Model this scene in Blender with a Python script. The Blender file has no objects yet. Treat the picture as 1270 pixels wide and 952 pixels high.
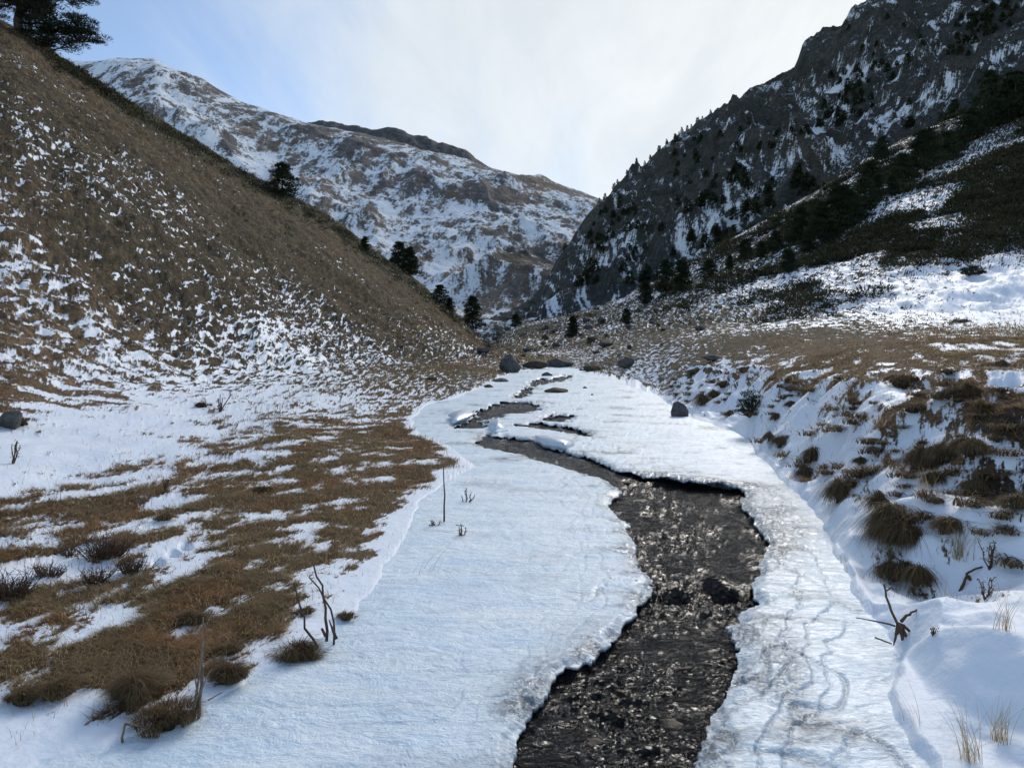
import bpy, math, random
import numpy as np
from mathutils import Vector, noise as mnoise
R = math.radians
rng = np.random.default_rng(7); random.seed(7)
sc = bpy.context.scene
COL = sc.collection
F, CU, HV, CZ = 900.0, 635.0, 440.0, 1.7      # focal length (in 1270ths of the width), horizon row, eye height

# ------------------------------------------------------------------ noise
def _grad(ix, iy, seed):
    h = (ix.astype(np.int64) * 374761393 + iy.astype(np.int64) * 668265263 + seed * 1274126177) & 0xffffffff
    h = ((h ^ (h >> 13)) * 1103515245) & 0xffffffff
    h = (h ^ (h >> 16)) & 0xffff
    a = h.astype(np.float32) * (2 * math.pi / 65536)
    return np.cos(a), np.sin(a)
def perlin(x, y, seed=0):
    x = np.asarray(x, np.float32); y = np.asarray(y, np.float32)
    fx = np.floor(x); fy = np.floor(y); dx = x - fx; dy = y - fy
    ix = fx.astype(np.int32); iy = fy.astype(np.int32)
    sx = dx * dx * dx * (dx * (dx * 6 - 15) + 10); sy = dy * dy * dy * (dy * (dy * 6 - 15) + 10)
    def c(ox, oy):
        gx, gy = _grad(ix + ox, iy + oy, seed)
        return gx * (dx - ox) + gy * (dy - oy)
    a = c(0, 0); b = c(1, 0); d = c(0, 1); e = c(1, 1)
    return ((a + (b - a) * sx) * (1 - sy) + (d + (e - d) * sx) * sy) * 1.5
def fbm(x, y, o=4, seed=0, g=.5, l=2.03):
    s = 0; a = 1.; t = 0
    for i in range(o):
        s = s + a * perlin(x, y, seed + i * 17); t += a * a
        a *= g; x = x * l + 3.1; y = y * l + 1.7
    return s / math.sqrt(t)
def ridged(x, y, o=5, seed=0, g=.5):
    s = 0; a = 1.; t = 0; w = 1.
    for i in range(o):
        n = 1 - np.abs(perlin(x, y, seed + i * 17)) * 1.6
        n = np.clip(n, 0, 1) ** 2 * w; w = np.clip(n * 1.6, 0, 1)
        s = s + a * n; t += a; a *= g; x = x * 2.07 + 5; y = y * 2.07 + 2
    return s / t
def ss(a, b, x):
    t = np.clip((x - a) / (b - a), 0, 1); return t * t * (3 - 2 * t)
def logit(p):
    p = np.clip(p, .004, .996); return np.log(p / (1 - p))
def pchip(xk, yk, x):
    """monotone cubic; xk,yk: (K,) or (K,C) ; x: (N,) or (N,C)"""
    xk = np.asarray(xk, float); yk = np.asarray(yk, float); x = np.asarray(x, float)
    h = np.diff(xk, axis=0); d = np.diff(yk, axis=0) / h
    m = np.zeros_like(yk); m[0] = d[0]; m[-1] = d[-1]
    ok = d[:-1] * d[1:] > 0
    w1 = 2 * h[1:] + h[:-1]; w2 = h[1:] + 2 * h[:-1]
    with np.errstate(divide='ignore', invalid='ignore'):
        mm = (w1 + w2) / (w1 / d[:-1] + w2 / d[1:])
    m[1:-1] = np.where(ok, mm, 0)
    if xk.ndim == 1:
        i = np.clip(np.searchsorted(xk, x) - 1, 0, len(xk) - 2)
        X0, H, Y0, Y1, M0, M1 = xk[i], h[i], yk[i], yk[i + 1], m[i], m[i + 1]
    else:
        i = np.zeros(x.shape, int)
        for k in range(1, xk.shape[0] - 1): i += x > xk[k]
        j = np.broadcast_to(np.arange(x.shape[1]), x.shape)
        X0, H, Y0, Y1, M0, M1 = xk[i, j], h[i, j], yk[i, j], yk[i + 1, j], m[i, j], m[i + 1, j]
    t = np.clip((x - X0) / H, 0, 1)
    return (2*t**3 - 3*t**2 + 1) * Y0 + (t**3 - 2*t**2 + t) * H * M0 + (3*t**2 - 2*t**3) * Y1 + (t**3 - t**2) * H * M1
def grid2(us, vs, tab, u, v):
    """bilinear lookup in a coarse table"""
    us = np.array(us, float); vs = np.array(vs, float); tab = np.array(tab, float)
    i = np.clip(np.searchsorted(us, u) - 1, 0, len(us) - 2); j = np.clip(np.searchsorted(vs, v) - 1, 0, len(vs) - 2)
    a = np.clip((u - us[i]) / (us[i + 1] - us[i]), 0, 1); b = np.clip((v - vs[j]) / (vs[j + 1] - vs[j]), 0, 1)
    return (tab[j, i] * (1 - a) + tab[j, i + 1] * a) * (1 - b) + (tab[j + 1, i] * (1 - a) + tab[j + 1, i + 1] * a) * b

# ------------------------------------------------------------------ mesh helpers
def link(name, me, mat=None, parent=None):
    o = bpy.data.objects.new(name, me); COL.objects.link(o)
    if mat: me.materials.append(mat)
    if parent: o.parent = parent
    return o
def raw_mesh(name, V, faces, n, smooth=True, attrs=None):
    V = np.ascontiguousarray(V, np.float32); faces = np.ascontiguousarray(faces, np.int32)
    me = bpy.data.meshes.new(name)
    me.vertices.add(len(V)); me.vertices.foreach_set('co', V.ravel())
    me.loops.add(faces.size); me.loops.foreach_set('vertex_index', faces.ravel())
    me.polygons.add(len(faces)); me.polygons.foreach_set('loop_start', np.arange(0, faces.size, n, dtype=np.int32))
    for k, a in (attrs or {}).items():
        a = np.asarray(a, np.float32)
        if a.ndim == 1:
            at = me.attributes.new(k, 'FLOAT', 'POINT'); at.data.foreach_set('value', a)
        else:
            at = me.attributes.new(k, 'FLOAT_VECTOR', 'POINT'); at.data.foreach_set('vector', np.ascontiguousarray(a).ravel())
    me.update(calc_edges=True)
    if smooth: me.shade_smooth()
    else: me.shade_flat()
    return me
def grid_faces(nr, nc, mask=None):
    i = np.arange(nr * nc).reshape(nr, nc)
    f = np.stack([i[:-1, :-1], i[:-1, 1:], i[1:, 1:], i[1:, :-1]], -1)
    if mask is not None: return f[mask]
    return f.reshape(-1, 4)
def compact(V, f, attrs):
    used = np.zeros(len(V), bool); used[f.ravel()] = True
    m = np.cumsum(used) - 1
    return V[used], m[f], {k: a[used] for k, a in attrs.items()}
def tag(o, label=None, cat=None, group=None, kind=None):
    if label: o['label'] = label
    if cat: o['category'] = cat
    if group: o['group'] = group
    if kind: o['kind'] = kind
    return o
def empty(name, loc, label, cat, group=None):
    o = bpy.data.objects.new(name, None); COL.objects.link(o); o.location = loc; o.empty_display_size = .2
    return tag(o, label, cat, group)
def copy_tree(o, parent=None):
    c = o.copy(); COL.objects.link(c)
    if parent: c.parent = parent
    for ch in list(o.children): copy_tree(ch, c)
    return c

# ------------------------------------------------------------------ material helpers
class NT:
    def __init__(s, name, world=None):
        if world: s.t = world.node_tree
        else:
            s.m = bpy.data.materials.new(name); s.m.use_nodes = True; s.t = s.m.node_tree
        s.t.nodes.clear()
    def n(s, kind, **kw):
        nd = s.t.nodes.new(kind)
        for k, v in kw.items():
            if k.startswith('_'): setattr(nd, k[1:], v)
        for k, v in kw.items():
            if not k.startswith('_'):
                s.set(nd.inputs[int(k[1:]) if k[0] == 'i' and k[1:].isdigit() else k.replace('__', ' ')], v)
        return nd
    def set(s, sock, v):
        if isinstance(v, bpy.types.NodeSocket): s.t.links.new(v, sock)
        elif isinstance(v, tuple) and len(v) == 3 and sock.type == 'RGBA': sock.default_value = (*v, 1)
        else: sock.default_value = v
    def math(s, op, a, b=0., c=0., clamp=False):
        nd = s.n('ShaderNodeMath', _operation=op, _use_clamp=clamp, i0=a, i1=b, i2=c); return nd.outputs[0]
    def mix(s, f, a, b, bt='MIX'):
        nd = s.n('ShaderNodeMix', _data_type='RGBA', _blend_type=bt); s.set(nd.inputs[0], f); s.set(nd.inputs[6], a); s.set(nd.inputs[7], b); return nd.outputs[2]
    def noise(s, vec, scale, detail=4., rough=.55, dist=0.):
        nd = s.n('ShaderNodeTexNoise', Vector=vec, Scale=scale, Detail=detail, Roughness=rough, Distortion=dist); return nd.outputs[0]
    def map(s, v, a, b, c=0., d=1., t='LINEAR'):
        nd = s.n('ShaderNodeMapRange', _interpolation_type=t); 
        for i, x in enumerate((v, a, b, c, d)): s.set(nd.inputs[i], x)
        return nd.outputs[0]
    def attr(s, name): return s.n('ShaderNodeAttribute', _attribute_name=name)
    def pos(s, scale=(1, 1, 1), rot=(0, 0, 0)):
        g = s.n('ShaderNodeTexCoord'); m = s.n('ShaderNodeMapping', Vector=g.outputs['Object'], Scale=scale, Rotation=rot); return m.outputs[0]
    def bump(s, h, strength, dist, normal=None):
        nd = s.n('ShaderNodeBump', Strength=strength, Distance=dist, Height=h)
        if normal is not None: s.set(nd.inputs['Normal'], normal)
        return nd.outputs[0]
    def out(s, shader):
        o = s.n('ShaderNodeOutputMaterial'); s.set(o.inputs[0], shader); return s.m
    def pbr(s, col, rough=.8, normal=None, spec=.5, **kw):
        nd = s.n('ShaderNodeBsdfPrincipled'); s.set(nd.inputs['Base Color'], col); s.set(nd.inputs['Roughness'], rough)
        s.set(nd.inputs['Specular IOR Level'], spec)
        if normal is not None: s.set(nd.inputs['Normal'], normal)
        for k, v in kw.items(): s.set(nd.inputs[k.replace('__', ' ')], v)
        return nd.outputs[0]

SNOW = (.78, .84, .91)
def mat_ground():
    t = NT('snow_and_grass'); P = t.pos()
    yy = t.n('ShaderNodeSeparateXYZ', Vector=P).outputs[1]; fy = t.map(yy, 8., 30.)
    n1 = t.noise(P, 34, 5, .65); n1f = t.noise(P, 10., 4, .65); n1 = t.math('ADD', t.math('MULTIPLY', n1, t.math('SUBTRACT', 1., fy)), t.math('MULTIPLY', n1f, fy)); n2 = t.noise(P, 5.0, 5, .6)
    s = t.math('ADD', t.attr('snow').outputs['Fac'], t.math('MULTIPLY', t.math('SUBTRACT', n1, .5), .62))
    s = t.math('ADD', s, t.math('MULTIPLY', t.math('SUBTRACT', n2, .5), .25))
    s = t.map(s, .44, .56)
    tint = t.attr('tint').outputs['Vector']
    v = t.map(n1, .28, .72, .35, 1.75); v2 = t.map(n2, .3, .7, .6, 1.45)
    vc = t.math('MULTIPLY', v, v2)
    g = t.n('ShaderNodeVectorMath', _operation='SCALE', i0=tint, Scale=vc).outputs[0]
    n3 = t.noise(P, 13, 3); g = t.mix(t.map(n3, .45, .7, 0., .5), g, t.mix(1., g, (1.25, .95, .55), 'MULTIPLY'))
    sn = t.mix(t.map(n2, .3, .7), SNOW, (.84, .87, .92))
    c = t.mix(s, g, sn)
    hs = t.noise(t.pos((1, 1.0, 1)), 11, 6, .55); hg = t.noise(t.pos((1, 1, .5)), 60, 4, .7)
    bs = t.bump(hs, .35, .05); bg = t.bump(hg, .9, .03)
    nm = t.n('ShaderNodeMix', _data_type='VECTOR'); t.set(nm.inputs[0], s); t.set(nm.inputs[4], bg); t.set(nm.inputs[5], bs)
    return t.out(t.pbr(c, t.map(s, 0, 1, .95, .55), nm.outputs[1], .25))
def mat_mountain(name, big, rockvar, w1=.55, w2=.45):
    t = NT(name); P = t.pos()
    n1 = t.noise(P, big * 8, 6, .7); n2 = t.noise(P, big, 5, .6); n4 = t.noise(P, big * 30, 4, .7)
    s = t.math('ADD', t.attr('snow').outputs['Fac'], t.math('MULTIPLY', t.math('SUBTRACT', n1, .5), w1))
    s = t.math('ADD', s, t.math('MULTIPLY', t.math('SUBTRACT', n4, .5), w2))
    s = t.map(s, .43, .60)
    tint = t.attr('tint').outputs['Vector']
    vo = t.n('ShaderNodeTexVoronoi', Vector=P, Scale=big * 4, Randomness=1.).outputs['Color']
    vv = t.n('ShaderNodeSeparateColor', Color=vo).outputs[0]
    v = t.math('MULTIPLY', t.map(n1, .25, .75, 1 - rockvar, 1 + rockvar), t.map(n2, .3, .7, .7, 1.35))
    v = t.math('MULTIPLY', v, t.map(n4, .3, .7, .65, 1.4)); v = t.math('MULTIPLY', v, t.map(vv, 0, 1, .8, 1.2))
    g = t.n('ShaderNodeVectorMath', _operation='SCALE', i0=tint, Scale=v).outputs[0]
    c = t.mix(s, g, (.78, .83, .88))
    b = t.bump(n1, .9, 1.6 / (big * 20)); b = t.bump(n4, .8, 1. / (big * 40), b)
    return t.out(t.pbr(c, .9, b, .15))
def mat_ice():
    t = NT('snowy_ice'); 
    P = t.pos((1.0, 1.25, 1), (0, 0, R(-24)))
    a = t.noise(P, 18, 6, .66, 1.5); b = t.noise(P, 70, 4, .6, .3); c = t.noise(t.pos((.7, 1.6, 1)), 2.2, 4, .55)
    clear = t.attr('clear').outputs['Fac']
    clr = t.math('MULTIPLY', clear, t.map(t.noise(t.pos((1, 1, 1)), 16, 5, .7, 1.2), .32, .52), clamp=True)
    col = t.mix(t.map(c, .3, .7), (.64, .80, .92), (.86, .93, .97)); st = t.noise(t.pos((.5, 2.6, 1), (0, 0, R(-10))), 1.6, 6, .65, .8); col = t.mix(t.map(st, .48, .64, 0, .38), col, (.40, .50, .58))
    frost = t.math('MULTIPLY', t.map(t.noise(P, 28, 5, .7, 1.0), .50, .60), t.math('SUBTRACT', 1., clr, clamp=True)); frost = t.math('MULTIPLY', frost, t.map(t.noise(t.pos((.6, 1.6, 1)), 1.1, 3), .38, .6, .25, 1.))
    col = t.mix(t.math('MULTIPLY', frost, .85), col, (.88, .93, .96))
    col = t.mix(t.math('MULTIPLY', clr, .9), col, (.17, .19, .21))
    big = t.noise(t.pos((.8, 1.5, 1), (0, 0, R(-12))), 4.5, 4, .6, 1.); h = t.math('ADD', t.math('MULTIPLY', a, 1.), t.math('MULTIPLY', b, .35)); h = t.math('ADD', h, t.math('MULTIPLY', big, 2.2))
    nb = t.bump(h, t.map(clr, 0, 1, .6, .85), .024)
    rough = t.map(clr, 0, 1, .42, .16)
    return t.out(t.pbr(col, rough, nb, .5, Coat__Weight=.12, Coat__Roughness=.25))
def mat_water():
    t = NT('stream_water')
    a = t.noise(t.pos((1, 1.9, 1), (0, 0, R(12))), 9, 4, .55, 2.2); b = t.noise(t.pos((1, 1.7, 1)), 48, 3, .6, .8)
    c = t.noise(t.pos(), 3.5, 4)
    col = t.mix(t.map(c, .5, .72), (.0025, .003, .003), (.005, .004, .003))
    nb = t.bump(a, 1., .095); nb = t.bump(b, .6, .006, nb)
    return t.out(t.pbr(col, .13, nb, .5, IOR=1.40))
def mat_simple(name, c1, c2, scale, rough=.85, bump=.5, bd=.01, spec=.3, c3=None):
    t = NT(name); n = t.noise(t.pos(), scale, 5, .65); m = t.noise(t.pos(), scale * .23, 3)
    col = t.mix(t.map(n, .32, .68), c1, c2)
    if c3: col = t.mix(t.map(m, .5, .62), col, c3)
    return t.out(t.pbr(col, rough, t.bump(n, bump, bd), spec))
def mat_leaf(name, c1, c2, tr=.25, scale=1.2, c3=None):
    """foliage/blade colour varied by a per-face attribute and by a coarse noise"""
    t = NT(name); r = t.attr('rnd').outputs['Fac']; n = t.noise(t.pos(), scale, 3)
    col = t.mix(r, c1, c2); col = t.mix(t.map(n, .35, .65, .0, .55), col, t.mix(1., col, (.45, .5, .45), 'MULTIPLY'))
    if c3: col = t.mix(t.map(t.noise(t.pos(), 1.6, 4, .6), .48, .62, 0., .42), col, t.mix(1., col, c3, 'MULTIPLY'))
    d = t.pbr(col, .75, None, .2); tl = t.n('ShaderNodeBsdfTranslucent', Color=col).outputs[0]
    mx = t.n('ShaderNodeMixShader', i0=tr, i1=d, i2=tl).outputs[0]
    return t.out(mx)
def mat_rock(name, c1, c2, moss=None):
    t = NT(name); n = t.noise(t.pos(), 9, 8, .68); m = t.noise(t.pos(), 2.5, 4)
    col = t.mix(t.map(n, .3, .7), c1, c2)
    if moss: col = t.mix(t.map(m, .48, .56), col, moss)
    return t.out(t.pbr(col, .85, t.bump(n, .8, .04), .3))

M_GROUND = mat_ground()

# ------------------------------------------------------------------ the valley: control curves (u = bearing, distance Y, height z)
ZI = lambda Y: .02 * Y                                # the frozen stream rises 2 in 100
def y_ice(v): return CZ * F / (v - HV + .02 * F)
def zv(Y, v): return CZ + (HV - v) / F * Y            # height seen at row v and distance Y
#      u    A(v)   B(Y,z)        C(Y,z)              bulge   E(Y,z)
CT = [(-900, 1400, 2.6, .22,   6.0, 1.2,            1.5,  45, 33.),
      (-300, 1150, 3.2, .22,   8.0, .9,             1.5,  55, 36.),
      (0,    975,  3.7, .20,   10., zv(10, 527),    1.6,  62, zv(62, 22)),
      (100,  935,  4.0, .20,   12., zv(12, 515),    1.6,  67, zv(67, 88)),
      (200,  905,  4.4, .21,   15., zv(15, 500),    1.6,  72, zv(72, 152)),
      (300,  850,  5.0, .22,   20., zv(20, 482),    1.4,  80, zv(80, 213)),
      (400,  790,  6.0, .26,   27., zv(27, 465),    1.2,  88, zv(88, 265)),
      (500,  650,  8.6, .34,   35., zv(35, 456),    .8,   95, zv(95, 338)),
      (560,  585,  12., .40,   40., zv(40, 452),    .4,   96, zv(96, 385)),
      (610,  482,  31., .80,   47., zv(47, 447),    .0,   95, zv(95, 424)),
      (650,  462,  43., 1.1,   56., zv(56, 441),    .0,  118, zv(118, 405)),
      (700,  458,  47., 1.15,  60., zv(60, 436),    .0,  125, zv(125, 392)),
      (760,  466,  40., zv(40, 452), 55., zv(55, 425), -.5, 128, zv(128, 375)),
      (800,  478,  33., zv(33, 457), 50., zv(50, 418), -.5, 125, zv(125, 355)),
      (850,  512,  23., zv(23, 459), 45., zv(45, 410), -.5, 120, zv(120, 330)),
      (900,  530,  18.5, zv(18.5, 461), 40., zv(40, 404), -.6, 116, zv(116, 300)),
      (1000, 625,  12., zv(12, 470), 32., zv(32, 401), -.8, 115, zv(115, 245)),
      (1100, 790,  8.8, zv(8.8, 478), 27., zv(27, 399), -1., 116, zv(116, 185)),
      (1200, 960,  7.4, zv(7.4, 483), 25., zv(25, 398), -1., 118, zv(118, 140)),
      (1300, 1100, 6.8, zv(6.8, 485), 24., zv(24, 396), -1., 120, zv(120, 100)),
      (1600, 1300, 5.8, 1.45,  21., 3.2,            -1., 115, 62.),
      (2200, 1600, 5.0, 1.6,   16., 3.6,            -1., 95, 70.)]
CT = np.array(CT, float)
def cols(u0, u1, step, lo, hi, big):
    return np.concatenate([np.arange(lo, u0, big), np.arange(u0, u1, step), np.arange(u1, hi + .1, big)])
def valley_base(u):
    uk = CT[:, 0]; g = lambda k: pchip(uk, CT[:, k], u)
    YA = y_ice(g(1)); zA = ZI(YA) + .05
    YB = np.maximum(g(2), YA + .5); zB = g(3); YC = np.maximum(g(4), YB + 2); zC = g(5); YE = g(7); zE = g(8)
    YD = YC + (YE - YC) * .5; zD = zC + (zE - zC) * .5 + g(6)
    vE = HV - (zE - CZ) / YE * F; mid = ss(585, 630, u) * ss(790, 740, u)
    for _ in range(4):
        yy = YC + (YE + 45 - YC) * np.linspace(.3, 1, 60)[:, None]
        kk = np.stack([YC, YC + (YE - YC) * .5, YE, YE + 45]); zz = np.stack([zC, zC + (zE - zC) * .5 + g(6), zE, zE - 9])
        vs = (HV - (pchip(kk, zz, yy) - CZ) / yy * F).min(0); zE = zE - (vE - vs) * YE / F * .9 * (1 - mid) * ss(-500, -100, u)
    zD = zC + (zE - zC) * .5 + g(6)
    Y0 = np.full_like(u, .7); z0 = ZI(Y0) + .04 + .10 * ss(600, 0, u) + .10 * ss(1000, 1300, u)
    YT = YE + 45; zT = zE - 9 + 11 * mid; YU = YE + 140; zU = np.minimum(zE - 30, 12); zU = zU + (zE + 3 - zU) * mid
    return np.stack([Y0, YA, YB, YC, YD, YE, YT, YU]), np.stack([z0, zA, zB, zC, zD, zE, zT, zU])
def rows_for(Yk, counts):
    out = []
    for k, n in enumerate(counts):
        t = np.arange(n) / n
        if k == 0: out.append(1 / (1 / Yk[0] + (1 / Yk[1] - 1 / Yk[0]) * t[:, None]))    # even in the picture over flat ground
        elif k <= 2: a, b = 1 / Yk[k], 1 / Yk[k + 1]; out.append(1 / (a + (b - a) * t[:, None]))
        else: w = .65 * t + .35 * t * t; out.append(Yk[k] + (Yk[k + 1] - Yk[k]) * w[:, None])
    out.append(Yk[-1][None]); return np.concatenate(out)

# outlines of the ice and of the open water, on the plane of the ice
ICE_PX = [(-60,1000),(50,950),(130,930),(200,905),(245,875),(300,848),(345,815),(400,790),(440,762),(465,735),(490,690),(505,650),(520,620),(548,602),(590,578),(560,555),(520,540),(508,520),(530,503),(575,490),(600,482),(620,468),(640,460),(690,455),(720,458),(760,470),(800,485),(830,500),(870,522),(910,535),(940,560),(965,590),(1000,620),(1015,650),(1035,680),(1050,710),(1065,745),(1105,790),(1115,820),(1090,860),(1130,920),(1160,980),(1170,1060),(900,1500),(400,1500),(-60,1100)]
W1 = [(610,1060),(625,985),(634,945),(640,915),(652,888),(674,858),(700,832),(745,797),(778,770),(800,742),(806,720),(792,700),(786,670),(775,645),(754,624),(772,606),(752,593),(701,579),(652,563),(605,555),(590,547),(603,536),(632,541),(662,543),(690,556),(735,567),(760,580),(800,590),(860,598),(915,602),(925,612),(918,622),(935,645),(950,672),(945,700),(930,722),(935,745),(905,775),(914,810),(905,860),(880,905),(850,950),(830,1000),(810,1060)]
W2 = [(583,521),(595,508),(619,499),(640,496),(660,499),(672,506),(650,511),(628,512),(607,519)]
W3 = [(633,491),(645,484),(657,477),(665,480),(655,487),(645,493)]
W4 = [(560,530),(583,519),(606,523),(600,530)]
W6 = [(655,474),(668,470),(690,468),(700,464),(712,466),(702,471),(680,474),(662,478)]
W7 = [(640,526),(665,522),(700,527),(735,536),(728,540),(695,533),(660,529)]
W5 = [(668,520),(690,512),(712,515),(700,522)]
def to_plan(p):
    p = np.array(p, float); Y = y_ice(p[:, 1]); return np.stack([(p[:, 0] - CU) / F * Y, Y], 1)
def sdist(poly, X, Y):
    """signed distance in metres, positive inside"""
    P = to_plan(poly); d = np.full(X.shape, 1e9); ins = np.zeros(X.shape, bool)
    for (x0, y0), (x1, y1) in zip(P, np.roll(P, -1, 0)):
        ex, ey = x1 - x0, y1 - y0; L = ex * ex + ey * ey
        t = np.clip(((X - x0) * ex + (Y - y0) * ey) / L, 0, 1)
        d = np.minimum(d, (X - x0 - t * ex) ** 2 + (Y - y0 - t * ey) ** 2)
        ins ^= ((y0 > Y) != (y1 > Y)) & (X < ex * (Y - y0) / (y1 - y0 if y1 != y0 else 1e-9) + x0)
    return np.where(ins, 1, -1) * np.sqrt(d)
def sd_water(X, Y):
    d = np.maximum.reduce([sdist(w, X, Y) for w in (W1, W2, W3, W4, W5, W6, W7)])
    k = ss(8, 22, Y) * .22
    return d + (.045 + k) * fbm(X * 2.6, Y * 2.6, 5, 91, .6) + .014 * fbm(X * 14, Y * 14, 3, 95)
def sd_ice(X, Y):
    return sdist(ICE_PX, X, Y) + (.05 + ss(3, 30, Y) * .22) * fbm(X * 1.1, Y * .5, 2, 33) + .05 * fbm(X * 3.2, Y * 3.2, 3, 34) * ss(12, 6, Y)
def z_water(X, Y):
    j = .12 * perlin(X * 3, X * 0 + .5, 5)
    return np.where(Y + j < 6.9, .02 * Y - .060 + (.082 - (.02 * 5.1 - .060)) * ss(5.0, 5.13, Y + j) + (-.02 * (np.clip(Y, 5.1, 9) - 5.1)) * ss(5.1, 5.2, Y),
                    .082 + (.02 * Y - .055 - .082) * ss(8.75, 9.0, Y + j))

# snow cover seen over the ground, by bearing and row
SU = [0,100,200,300,400,500,600,700,800,900,1000,1100,1200,1270]
SV = [50,150,250,300,350,400,425,450,470,490,520,560,600,640,680,720,760,800,850,900,950]
SC = [[.02,.01,.01,.01,.01,.02,.02,.1,.2,.2,.25,.25,.25,.2],
      [.15,.08,.02,.01,.02,.02,.02,.1,.2,.2,.25,.25,.2,.2],
      [.36,.24,.12,.03,.02,.02,.02,.1,.2,.2,.25,.35,.45,.55],
      [.28,.22,.10,.04,.02,.02,.02,.1,.2,.22,.3,.5,.65,.85],
      [.34,.34,.22,.10,.06,.03,.02,.2,.22,.25,.42,.7,.93,.98],
      [.34,.38,.33,.24,.15,.08,.08,.2,.25,.4,.55,.85,.93,.95],
      [.36,.40,.44,.50,.32,.15,.12,.22,.22,.12,.05,.06,.15,.3],
      [.35,.40,.48,.55,.55,.28,.15,.35,.45,.35,.15,.10,.35,.35],
      [.25,.38,.55,.60,.68,.45,.45,.55,.70,.60,.50,.35,.55,.80],
      [.12,.40,.62,.68,.72,.35,.6,.6,.80,.78,.80,.70,.55,.95],
      [.80,.95,.92,.75,.45,.20,.6,.7,.8,.92,.90,.74,.55,.35],
      [.99,.99,.85,.60,.30,.20,.8,.8,.8,.9,.93,.82,.50,.35],
      [.93,.75,.50,.25,.22,.20,.9,.9,.9,.9,.88,.78,.70,.75],
      [.35,.28,.40,.45,.28,.62,.95,1,1,1,.95,.93,.93,.92],
      [.60,.72,.85,.30,.35,.90,1,1,1,1,1,.93,.95,.95],
      [.92,.85,.35,.12,.45,.97,1,1,1,1,1,.95,.95,.95],
      [.75,.35,.12,.18,.78,1,1,1,1,1,1,.98,.93,.95],
      [.35,.25,.10,.30,.85,1,1,1,1,1,1,1,.98,.98],
      [.30,.38,.30,.50,.98,1,1,1,1,1,1,1,1,1],
      [.80,.86,.55,.97,1,1,1,1,1,1,1,1,1,1],
      [.92,.97,1,1,1,1,1,1,1,1,1,1,1,1]]

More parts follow.
